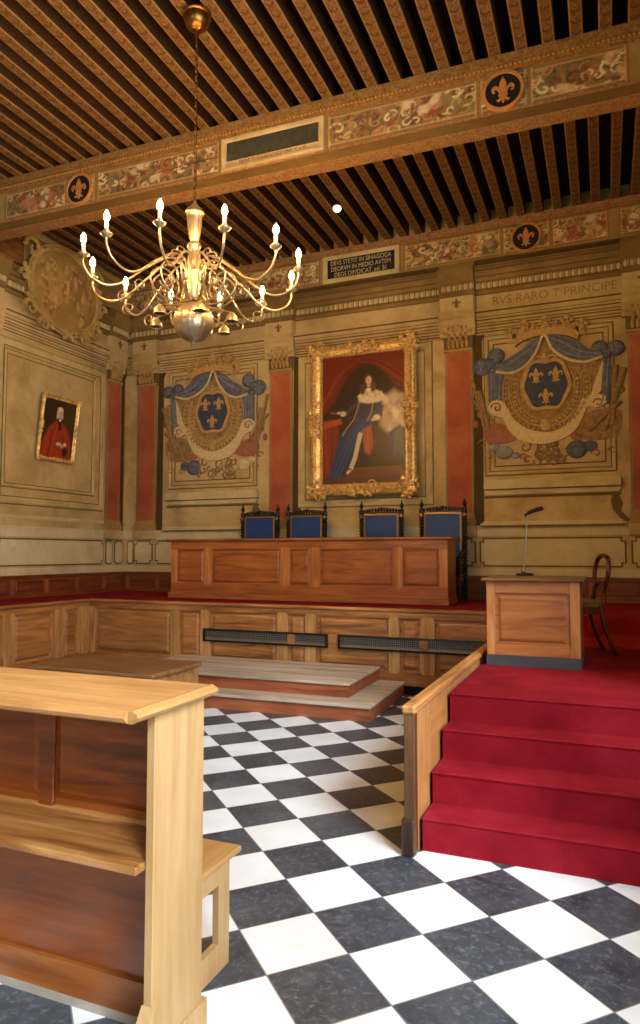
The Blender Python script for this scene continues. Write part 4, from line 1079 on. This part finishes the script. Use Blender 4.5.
c.ell(W2 * .56, H2 * (1 - .745), .06, .03, 'd8ccb2', .3); c.ell(W2 * .66, H2 * (1 - .77), .045, .032, 'd09c78', .3); c.ell(W2 * .74, H2 * (1 - .74), .035, .03, 'dcd0b8', .3); c.ell(W2 * .76, H2 * (1 - .86), .06, .08, '1b0f0c', .3)
c.build('canvas', PAINT_OIL, sp, -W2 / 2, -0.012, 0.04, 0.012)
MB().box(-.03, .03, 0, .14, .9, .95).build('wall_hook', BRASS_D, sp)
MB().box(-.1, .1, 0, .12, 2.2, 2.26).box(-.1, .1, 0, .12, .1, .16).build_each('wall_bracket', BRASS_D, rp)

# ================================================================== DAIS PANELLING
def panelling(root, u0, u1, z0, z1, stiles, cap=True, mx=W_DAIS_X, mz=W_DAIS_Z, lo=0.24, hi=0.81, chips=True):
    MB().box(u0, u1, -0.02, 0.0, z0 + 0.10, z1 - 0.04).build('backing_board', mx, root)
    MB().box(u0, u1, -0.008, 0.01, z0, z0 + 0.10).build('base_gap_shade', W_BLACK, root)  # black strip stands in for the shade in the gap below the panels
    MB().cbox(u0, u1, -0.045, -0.018, hi, z1 - 0.04, 0.004).build('rail', mx, root)
    MB().cbox(u0, u1, -0.045, -0.018, z0 + 0.09, lo, 0.004).build('rail', mx, root)
    if cap: MB().cbox(u0, u1, -0.065, 0.02, z1 - 0.04, z1, 0.012).build('cap_rail', mx, root)
    for a, b in stiles:
        m = MB(); k = 0.02; e = 0.02
        m.prism([(a + k, lo - e), (b - k, lo - e), (b, lo - e + .03), (b, hi + e - .03), (b - k, hi + e), (a + k, hi + e), (a, hi + e - .03), (a, lo - e + .03)], -0.02, -0.052)
        m.build('stile', mz, root)
    for (a, b), (a2, b2) in zip(stiles[:-1], stiles[1:]):
        if a2 - b > 0.12:
            MB().frustum(b + 0.03, a2 - 0.03, lo + 0.025, hi - 0.025, -0.02, -0.038, 0.03).build('raised_panel', mx, root)

dp = empty('dais_panelling', (-3.665, 7.37, 0), 0, 'long oak panelled front of the dais behind the grey steps, with two ventilation grilles', 'panelling')
o = 3.665
st = [(-6.38, -6.23), (-5.05, -4.93), (-4.62, -4.48), (-3.57, -3.43), (-3.21, -3.07), (-2.21, -2.09), (-1.86, -1.70), (-1.06, -0.98)]
panelling(dp, -6.36 + o, -0.98 + o, 0.0, 0.92, [(a + o, b + o) for a, b in st])
def grille(root, u0, u1, z0, z1, blk):
    g = MB().frame(u0, u1, z0, z1, [(0, -0.03), (0, -0.075), (0.02, -0.08), (0.025, -0.055), (0.025, -0.03)]).build('grille_frame', BLACK, root)
    MB().box(u0 + .02, u1 - .02, -0.056, -0.05, z0 + .02, z1 - .02).build('grille_back', DARKGR, g)
    m = MB(); u = u0 + 0.03
    while u < u1 - .03: m.box(u, u + 0.004, -0.062, -0.058, z0 + .02, z1 - .02); u += 0.022
    z = z0 + .03
    while z < z1 - .02: m.box(u0 + .02, u1 - .02, -0.064, -0.060, z, z + .004); z += 0.022
    tag(m.build('grille_mesh', GRILLE, g), kind='stuff')
    MB().box(u0 + .03, u1 - .03, -0.072, -0.064, z0 + .022, z0 + .045).build('grille_lip', GRILLE, g)
    MB().box(blk, blk + .09, -0.078, -0.05, z0 + .02, z1 - .02).build('grille_block', W_PED, g)
grille(dp, -4.56 + o, -2.93 + o, 0.455, 0.61, -3.42 + o)
grille(dp, -2.80 + o, -1.12 + o, 0.455, 0.61, -1.86 + o)

dl = empty('dais_panelling', (-6.38, 3.0, 0), PI / 2, 'oak panelled side of the dais at the left, behind the foreground desk', 'panelling')
ls = [(7.12, 7.32), (6.68, 6.88), (5.90, 6.07), (5.05, 5.22), (4.62, 4.80), (3.6, 3.78), (3.1, 3.28), (2.0, 2.18), (1.0, 1.18), (0.0, 0.18), (-1.2, -1.02), (-2.4, -2.22), (-3.45, -3.3)]
panelling(dl, FW + .02 - 3, 7.35 - 3, 0.0, 0.92, sorted([(a - 3, b - 3) for a, b in ls]))

# ================================================================== LOW PLATFORMS
pb = empty('low_box_platform', (-4.4, 5.1, 0), 0, 'low brown wooden box platform between the foreground desk and the grey steps', 'platform')
MB().box(-0.70, 0.67, 0.04, 0.76, 0.0, 0.42).build('body', W_PED_R, pb)
MB().cbox(-0.74, 0.72, -0.02, 0.78, 0.42, 0.46, 0.014).build('top_board', W_PED, pb)
for u0, u1 in ((-0.62, -0.06), (0.04, 0.60)): MB().frustum(u0, u1, 0.07, 0.36, 0.04, 0.026, 0.025).build('raised_panel', W_PED_R, pb)
MB().box(0.67, 0.69, 0.04, 0.12, 0, 0.42).box(0.67, 0.69, 0.68, 0.76, 0, 0.42).build_each('corner_stile', W_PED_R, pb)

ws = empty('wooden_steps', (-1.98, 5.98, 0), 0.025, 'two worn grey wooden steps with red-brown risers in front of the dais panelling', 'steps')
MB().box(-2.80, -0.02, 0.03, 1.30, 0, 0.12).build('riser', W_RISER, ws)
MB().cbox(-2.80, 0.0, 0.0, 1.30, 0.12, 0.15, 0.006).build('tread', W_STEP, ws)
MB().box(-2.80, -0.30, 0.27, 1.30, 0.15, 0.265).build('riser', W_RISER, ws)
MB().cbox(-2.80, -0.28, 0.245, 1.30, 0.265, 0.295, 0.006).build('tread', W_STEP, ws)
m = MB()
for y in (.55, .86, 1.1): m.box(-2.79, -0.29, y, y + .004, 0.2945, 0.2962)
m.build('board_joint', P_DARK, ws)

# ================================================================== CARPETED STAIR AND BALUSTRADE
stc = empty('carpeted_stairs', (0.05, 3.56, 0), 0, 'wide flight of four crimson carpeted steps leading up to the right-hand platform', 'stairs')
XL, XR = -0.90, RW - 0.004
prof = [(3.56, 0), (3.56, .145), (3.553, .16), (3.565, .1675), (3.79, .1675), (3.79, .31), (3.783, .327), (3.795, .335), (4.05, .335), (4.05, .48), (4.043, .495), (4.055, .5025), (4.265, .5025), (4.265, .65), (4.258, .663), (4.27, .67), (8.05, .67), (8.05, 0)]
sm = MB((0.05, 3.56, 0)).prism(prof, XL, XR, 'yz')
sm.build('carpet', CARPET, stc)
# subdivide-free: nosing lines
bal = empty('stair_balustrade', (-0.945, 5.4, 0), 0, 'low oak panelled balustrade closing the left side of the red stairs', 'balustrade')
bal['label'] = 'low oak panelled balustrade closing the left side of the red stairs'
B = (-0.945, 5.4, 0)
MB(B).box(-0.965, -0.92, 3.50, 7.30, 0.0, 0.70).build('board', W_RAIL_Z, bal)
MB(B).cbox(-0.982, -0.905, 3.455, 7.30, 0.705, 0.75, 0.012).build('cap_rail', W_RAIL_X, bal)
MB(B).cbox(-0.972, -0.915, 3.47, 3.53, 0.0, 0.705, 0.006).build('newel', wood('newel_dark', '3a2412', '5a3a20', '7a5432', 'z', .4), bal)
MB(B).cbox(-0.985, -0.918, 3.455, 3.54, 0.0, 0.18, 0.006).build('newel_foot', wood('newel_foot_dark', '241710', '38251a', '4e3626', 'z', .4), bal)
for y0, y1, z0, z1 in ((3.66, 3.74, .19, .29), (3.85, 4.2, .50, .66), (4.6, 5.6, .70 - .02, .70)):
    if z1 - z0 > .05: MB(B).box(-0.915, -0.921, y0, y1, z0, z1).build('applied_batten', W_RAIL_X, bal)
for y0, y1 in ((3.7, 4.8), (4.95, 6.1), (6.25, 7.2)):
    f = MB().frame(-y1, -y0, .12, .62, [(0, 0), (0, -0.012), (.03, -0.02), (.05, -0.008), (.05, 0)])
    # panels on the floor side (facing -x)
    f.v = [Vector((-0.965 + p.y, -p.x, p.z)) - Vector(B) for p in f.v]; f.build('panel_moulding', W_RAIL_X, bal)

# ================================================================== JUDGES' DESK
jd = empty('judges_desk', (-4.02, 8.92, DZ), 0, 'long orange-brown panelled judges bench standing on the dais below the portrait', 'desk')
JO = (-4.02, 8.92, DZ)
MB(JO).box(-6.16, -1.89, 8.945, 8.97, .90, 1.70).box(-6.16, -6.13, 8.97, 9.45, .90, 1.70).box(-1.92, -1.89, 8.97, 9.45, .90, 1.70).build('carcass', W_DESK_X, jd)
MB(JO).cbox(-6.25, -1.83, 8.88, 9.50, 1.70, 1.74, 0.012).build('desk_top', W_DESK_X, jd)
MB(JO).cbox(-6.19, -1.87, 8.88, 9.46, .845, .93, 0.01).build('plinth', W_DESK_X, jd)
MB(JO).box(-6.1, -6.0, 8.93, 9.4, .84, .85).box(-2.05, -1.95, 8.93, 9.4, .84, .85).box(-4.1, -4.0, 8.93, 9.4, .84, .85).build_each('foot', W_BLACK, jd)
MB(JO).cbox(-6.16, -1.89, 8.92, 8.946, 1.58, 1.70, .004).cbox(-6.16, -1.89, 8.92, 8.946, .93, 1.08, .004).build_each('rail', W_DESK_X, jd)
ds = [(-6.16, -6.05), (-5.57, -5.43), (-4.31, -4.15), (-3.86, -3.68), (-2.63, -2.49), (-2.00, -1.89)]
for i, (a, b) in enumerate(ds):
    if 0 < i < len(ds) - 1:
        n = 8; w = (b - a) / 2; cx = (a + b) / 2
        top = [(cx + w * math.cos(PI * k / n), 1.575 + .035 * math.sin(PI * k / n)) for k in range(n + 1)]
        bot = [(cx - w * math.cos(PI * k / n), 1.085 - .035 * math.sin(PI * k / n)) for k in range(n + 1)]
        MB(JO).prism(top + bot, 8.946, 8.912).build('stile', W_DESK_Z, jd)
    else: MB(JO).cbox(a, b, 8.915, 8.946, 1.08, 1.58, .004).build('stile', W_DESK_Z, jd)
for (a, b), (a2, b2) in zip(ds[:-1], ds[1:]):
    MB(JO).frustum(b + .02, a2 - .02, 1.095, 1.565, 8.946, 8.928, .025).build('raised_panel', W_DESK_X, jd)
MB(JO).box(-6.13, -1.92, 8.97, 9.22, 1.2, 1.23).build('inner_shelf', W_DESK_X, jd)

# ================================================================== JUDGES' CHAIRS
def judge_chair(label):
    r = empty('judge_chair', (0, 0, DZ), 0, label, 'chair', 'high-backed blue chairs behind the judges bench')
    hw = 0.32
    def post(x, y, h, fin=True):
        m = MB(); z = 0.0
        prof = [(0.03, 0), (0.03, .05)]
        z = .05
        while z < h - .12:
            prof += [(0.02, z), (0.038, z + .016), (0.038, z + .03), (0.02, z + .048)]; z += .05
        prof += [(0.03, h - .10), (0.036, h - .07), (0.036, h - .02), (0.02, h - .01)]
        if fin: prof += [(0.012, h + .005), (0.03, h + .025), (0.034, h + .05), (0.02, h + .075), (0.008, h + .09), (0.014, h + .105), (0.002, h + .125)]
        m.lathe(prof, (x, y, 0), 10); return m
    for s in (-1, 1):
        p = post(s * hw, 0.25, 1.36).build('back_post', W_BLACK, r, 50)
        MB().ball((s * hw, 0.205, 1.245), .03, .012, .034, 12, 8).build('medallion', STUD, p, 60)
        post(s * hw, -0.25, .62, False).build('leg', W_BLACK, r, 50)
        MB().tube(spline([(s * hw, .25, .72), (s * hw, 0, .70), (s * hw, -.20, .64), (s * hw, -.25, .61)], 5), .024, 8).build('armrest', W_BLACK, r, 50)
    MB().cbox(-hw, hw, -.26, .25, .38, .42, .008).build('seat_frame', W_BLACK, r)
    MB().cbox(-hw + .02, hw - .02, -.25, .22, .42, .48, .025).build('seat', BLUE, r)
    MB().box(-hw + .03, hw - .03, .232, .272, .60, .65).box(-hw + .03, hw - .03, .232, .272, 1.27, 1.31).box(-hw + .03, -hw + .06, .232, .272, .6, 1.3).box(hw - .06, hw - .03, .232, .272, .6, 1.3).build('back_frame', W_BLACK, r)
    MB().frame(-hw + .045, hw - .045, .63, 1.285, [(0, .232), (0, .22), (.022, .216), (.03, .225), (.03, .235)]).build('studded_border', STUD, r)
    MB().cbox(-hw + .065, hw - .065, .214, .262, .65, 1.265, .012).build('back_pad', BLUE, r)
    cr = MB()
    for k in range(13):
        x = -hw + .04 + (2 * hw - .08) * k / 12; hh = .025 + .03 * math.sin(PI * k / 12)
        cr.ball((x, .25, 1.31 + hh * .6), .022, .02, .02 + hh * .35, 8, 6)
    for s in (-1, 1):
        for x0, q in ((.06, .035), (.14, .03), (.2, .022)):
            cr.tube([(s * (x0 + q * (1 - j / 12) * math.cos(j * .65)), .236, 1.33 + q * .8 * (1 - j / 12) * math.sin(j * .65)) for j in range(10)], .007, 5)
    cr.ball((0, .24, 1.36), .03, .02, .028, 8, 6)
    cr.build('carved_crest', W_BLACK, r, 50)
    MB().cbox(-hw, hw, -.26, -.23, .15, .19, .004).cbox(-hw, hw, .23, .26, .15, .19, .004).cbox(-hw - .012, -hw + .012, -.25, .25, .12, .15, .004).cbox(hw - .012, hw + .012, -.25, .25, .12, .15, .004).build_each('stretcher', W_BLACK, r)
    return r
cl = ['carved black chair with bright blue back, leftmost of four behind the long judges bench',
      'black chair with blue back, second from the left behind the judges bench',
      'black chair with blue back, third from the left behind the judges bench',
      'carved black chair with blue back, its twisted post showing past the right bench end']
ch0 = judge_chair(cl[0])
for i, (x, y) in enumerate(((-5.215, 9.80), (-4.385, 9.80), (-3.14, 9.80), (-2.195, 9.80))):
    o_ = ch0 if i == 0 else copy_tree(ch0)
    o_.location = (x, y, DZ); o_['label'] = cl[i]

# ================================================================== LECTERN DESK, LAMP, SIDE CHAIR (right platform)
ld = empty('lectern_desk', (-0.52, 5.42, PZ), 0, 'small panelled wooden desk on a grey plinth standing on the red platform', 'desk')
L0 = (-0.52, 5.42, PZ)
MB(L0).box(-.855, -.18, 5.445, 5.475, .75, 1.31).box(-.855, -.825, 5.475, 6.15, .75, 1.31).box(-.21, -.18, 5.475, 6.15, .75, 1.31).build('carcass', W_DESK_X, ld)
MB(L0).box(-.86, -.175, 5.43, 6.155, .67, .75).build('plinth', SLATE, ld)
MB(L0).cbox(-.89, -.14, 5.39, 6.18, 1.31, 1.335, .008).build('desk_top', W_TOPDARK, ld)
MB(L0).cbox(-.855, -.79, 5.43, 5.446, .75, 1.31, .003).cbox(-.25, -.18, 5.43, 5.446, .75, 1.31, .003).build_each('stile', W_DESK_Z, ld)
MB(L0).cbox(-.79, -.25, 5.43, 5.446, 1.22, 1.31, .003).cbox(-.79, -.25, 5.43, 5.446, .75, .83, .003).build_each('rail', W_DESK_X, ld)
MB(L0).frustum(-.77, -.27, .85, 1.20, 5.446, 5.434, .025).build('raised_panel', W_DESK_X, ld)

rl = empty('reading_lamp', (-0.635, 6.08, 1.335), 0, 'slim black and steel reading lamp standing on the small lectern desk', 'lamp')
MB().lathe([(0.07, 0), (0.075, .006), (0.072, .016), (0.05, .022), (0.012, .024)], (0, 0, 0), 24).build('base', BLACK, rl, 40)
MB().ball((-.01, 0, .04), .018, .018, .022, 10, 8).build('joint', STEEL, rl, 60)
MB().tube([(-.01, 0, .03), (.01, 0, .24), (.03, 0, .51)], .006, 8).build('stem', STEEL, rl, 60)
h = MB().tube(spline([(.01, 0, .508), (.05, 0, .535), (.10, 0, .555), (.16, 0, .57)], 5), [.012] * 4 + [.018] * 6 + [.02] * 5 + [.014], 10); h.v = [Vector((p.x, p.y * 1.6, p.z)) for p in h.v]; h.build('lamp_head', BLACK, rl, 60)
MB().cbox(.15, .175, -.02, .02, .564, .582, .004).build('switch', STEEL, rl)

sc = empty('side_chair', (-0.07, 6.50, PZ + 0.001), 0.28, 'mahogany balloon-back chair with ochre seat behind the small lectern desk', 'chair')
# faces -x; back at x = 0
seat = MB().prism([(-.42, -.21), (-.42, .21), (-.36, .235), (-.02, .19), (-.02, -.19), (-.36, -.235)], .40, .45, 'xy'); seat.build('seat_cushion', SEATY, sc)
MB().prism([(-.425, -.215), (-.425, .215), (-.36, .24), (-.01, .195), (-.01, -.195), (-.36, -.24)], .34, .40, 'xy').build('seat_frame', W_MAHOG, sc)
for y in (-.19, .19):
    MB().tube(spline([(-.39, y, .36), (-.41, y * 1.02, .25), (-.385, y, .1), (-.40, y, .0)], 5), [.026] * 5 + [.022] * 5 + [.016] * 6, 8).build('leg', W_MAHOG, sc, 60)
    MB().tube(spline([(-.03, y * .95, .42), (.0, y * .95, .25), (.05, y, .1), (.10, y, .0)], 5), .02, 8).build('leg', W_MAHOG, sc, 60)
bk = MB()
loop = [(0.0 + .14 * (z - .42), y, z) for y, z in ((-.17, .42), (-.15, .52), (-.19, .64), (-.2, .72), (-.15, .80), (-.06, .83), (.06, .83), (.15, .80), (.2, .72), (.19, .64), (.15, .52), (.17, .42))]
bk.tube(spline(loop, 5), .02, 8); bk.tube(spline([(0.02, -.155, .55), (.03, -.05, .60), (.03, .05, .60), (0.02, .155, .55)], 5), .018, 8)
bk.build('back_frame', W_MAHOG, sc, 60)

# ================================================================== FOREGROUND WRITING DESK AND BENCH
fd = empty('writing_desk', (-2.5, 1.8, 0), 0, 'pale oak standing desk with open shelf in the left foreground', 'desk')
F0 = (-2.5, 1.8, 0); DL = -3.85; DR = -1.22
W_SHELF = wood('worn_shelf', '643a16', '94622f', 'b68a52', 'x', .32); W_KICK = wood('kick_board', '5f2f0d', '84481a', '9a5c26', 'x', .4)
top = [(1.575, 1.056), (1.562, 1.064), (1.556, 1.074), (1.562, 1.084), (1.574, 1.089), (1.577, 1.092), (1.99, 1.092), (2.003, 1.086), (2.01, 1.076), (2.01, 1.066), (2.0, 1.056)]
MB(F0).prism(top, DL - .04, DR, 'yz').build('desk_top', W_PALE_X, fd)
m = MB(F0); e = [(DR + .016, 1.056), (DR + .029, 1.064), (DR + .035, 1.074), (DR + .029, 1.084), (DR + .017, 1.089), (DR + .014, 1.092), (DR + .0, 1.092), (DR + .0, 1.056)]
m.prism(e, 1.572, 1.995, 'xz'); m.build('end_moulding', W_PALE_Y, fd)
for x0, x1 in ((DR - .03, DR), (DL, DL + .03)):
    MB(F0).cbox(x0, x1, 1.70, 1.965, .10, 1.056, .003).build('side_panel', W_PALE_Z, fd)
    MB(F0).prism([(1.60, 0), (1.60, .06), (1.64, .15), (1.70, .235), (1.704, .102), (1.988, .102), (1.988, 0)], x0 - .004, x1 + .006, 'yz').build('foot', W_PALE_Z, fd)
MB(F0).box(DL + .03, DR - .03, 1.935, 1.955, .10, 1.056).build('back_panel', W_INNER, fd)
for a, b in ((-1.80, -1.27), (-2.45, -1.88), (-3.10, -2.53), (-3.80, -3.18)): MB(F0).frustum(a, b, .67, 1.03, 1.935, 1.927, .02).build('raised_panel', W_INNER, fd)
for x in (-1.84, -2.49, -3.14): MB(F0).cbox(x - .034, x + .034, 1.922, 1.937, .64, 1.056, .003).build('stile', W_INNER, fd)
MB(F0).cbox(DL + .03, DR - .032, 1.66, 1.935, .607, .631, .003).build('shelf', W_SHELF, fd)
MB(F0).box(DL + .03, DR - .03, 1.925, 1.935, .631, .645).build('shelf_bead', W_PALE_X, fd)
MB(F0).box(DL + .03, DR - .03, 1.918, 1.935, .026, .135).build('kick_board', W_KICK, fd)
MB(F0).box(DL + .03, DR - .03, 1.914, 1.95, 0.0, .028).build('worn_base_strip', PALEBASE, fd)

fb = empty('low_bench', (-2.6, 2.2, 0), 0, 'low pale oak bench with open end frames standing behind the foreground desk', 'bench')
G0 = (-2.6, 2.2, 0)
MB(G0).cbox(-3.9, -1.325, 2.02, 2.415, .375, .397, .004).build('seat', W_PALE_Y, fb)
for x in (-1.36, -2.6, -3.87):
    MB(G0).box(x, x + .025, 2.26, 2.338, 0, .375).box(x, x + .025, 2.03, 2.11, 0, .375).box(x, x + .025, 2.11, 2.26, .31, .375).box(x, x + .025, 2.11, 2.26, 0, .10).build('end_frame', W_PALE_Z, fb)
MB(G0).box(-3.86, -1.37, 2.29, 2.31, .30, .375).build('apron', W_PALE_X, fb)

# ================================================================== CHANDELIER
CH = (-3.37, 5.18)
cd = empty('chandelier', (CH[0], CH[1], 3.3), 0, 'large brass chandelier with twelve lit candle bulbs hanging from the ceiling on a chain', 'chandelier')
C0 = (0, 0, 3.3)
def lz(l): return [(r, z - 3.3) for r, z in l]
MB().lathe(lz([(0.12, 6.50), (0.135, 6.485), (0.135, 6.47), (0.12, 6.46), (0.12, 6.43), (0.105, 6.385), (0.07, 6.35), (0.03, 6.335), (0.018, 6.31), (0.022, 6.28), (0.01, 6.24)]), (0, 0, 0), 28).build('canopy', BRASS_D, cd, 40)
c = MB(); z = 4.70; k = 0
while z < 6.24:
    pts = [((.014 * math.cos(a)) if k % 2 else 0, 0 if k % 2 else .014 * math.cos(a), z - 3.3 + .026 + .028 * math.sin(a)) for a in [2 * PI * j / 10 for j in range(10)]]
    c.tube(pts, .0045, 5, True); z += .041; k += 1
tag(c.build('chain', BRASS_D, cd, 60), kind='stuff')
MB().lathe(lz([(0.012, 4.72), (0.018, 4.69), (0.04, 4.66), (0.075, 4.63), (0.085, 4.60), (0.07, 4.585), (0.066, 4.55), (0.058, 4.45), (0.046, 4.37), (0.034, 4.345), (0.03, 4.335)]), (0, 0, 0), 48, 12, .05).build('upper_vase', BRASS, cd, 50)
MB().lathe(lz([(0.03, 4.335), (0.055, 4.32), (0.062, 4.295), (0.05, 4.27), (0.048, 4.24), (0.06, 4.16), (0.058, 4.12), (0.04, 4.085), (0.046, 4.075)]), (0, 0, 0), 48, 12, .05).build('middle_vase', BRASS, cd, 50)
MB().lathe(lz([(0.046, 4.075), (0.075, 4.06), (0.078, 4.03), (0.062, 4.01), (0.055, 3.92), (0.038, 3.86), (0.03, 3.82), (0.05, 3.80), (0.052, 3.785), (0.035, 3.775)]), (0, 0, 0), 48, 12, .04).build('lower_vase', BRASS, cd, 50)
MB().lathe(lz([(0.035, 3.775), (0.06, 3.765), (0.10, 3.745), (0.155, 3.69), (0.182, 3.62), (0.178, 3.56), (0.145, 3.49), (0.09, 3.44), (0.04, 3.42), (0.02, 3.41), (0.026, 3.395), (0.012, 3.375), (0.004, 3.35)]), (0, 0, 0), 64, 20, .018).build('ball', BRASS, cd, 50)
az0 = math.atan2(5.19, -3.37) + PI      # direction towards the camera
for i in range(12):
    a = az0 + math.radians(14 + 30 * i); ca, sa = math.cos(a), math.sin(a)
    P = lambda r, z, t=0.0: (r * ca - t * sa, r * sa + t * ca, z - 3.3)
    arm = MB()
    hz = 0.0
    arm.tube(spline([P(.045, 3.93), P(.075, 4.07), P(.15, 4.15), P(.27, 4.13), P(.45, 4.00), P(.62, 3.86), P(.76, 3.815), P(.89, 3.87), P(.945, 3.96), P(.95, 4.03)], 6), .0105, 7)
    arm.tube([P(.17 - .06 * (1 - j / 12) * math.cos(j * .62), 4.20 + .045 * (1 - j / 12) * math.sin(j * .62)) for j in range(11)], .007, 6)
    arm.tube(spline([P(.04, 3.80), P(.12, 3.76), P(.24, 3.77), P(.36, 3.86), P(.38, 3.98), P(.30, 4.05), P(.21, 4.01), P(.20, 3.92), P(.27, 3.88), P(.31, 3.93)], 6), .009, 6)
    arm.tube([P(.60 + .07 * (1 - j / 14) * math.cos(-1.2 + j * .6), 3.80 - .055 + .06 * (1 - j / 14) * math.sin(-1.2 + j * .6)) for j in range(12)], .007, 6)
    A = arm.build('arm', BRASS, cd, 60)
    x, y, _ = P(.95, 0)
    MB().lathe([(0.012, .71), (0.03, .725), (0.048, .74), (0.05, .748), (0.03, .745), (0.02, .752), (0.022, .775), (0.015, .778)], (x, y, 0), 16).build('drip_pan', BRASS, A, 50)
    MB().lathe([(0.0155, .775), (0.0155, .848), (0.011, .852)], (x, y, 0), 12).build('candle_tube', CANDLE, A, 50)
    MB().lathe([(0.009, .85), (0.021, .866), (0.024, .882), (0.018, .905), (0.008, .925), (0.001, .935)], (x, y, 0), 12).build('flame_bulb', BULB, A, 60)
for i in range(6):
    a = az0 + math.radians(60 * i + 8); r = .36
    x, y = r * math.cos(a), r * math.sin(a)
    s = MB().lathe([(0.012, .36), (0.02, .355), (0.045, .325), (0.058, .285), (0.06, .275), (0.054, .275), (0.04, .30)], (x, y, 0), 20)
    s.tube([(x * .15, y * .15, .45), (x * .6, y * .6, .40), (x, y, .36)], .007, 6)
    S_ = s.build('downlight_cup', BRASS, cd, 60)
    MB().lathe([(0.05, .283), (0.05, .286)], (x, y, 0), 16).build('lens', BLACK, S_, 60)
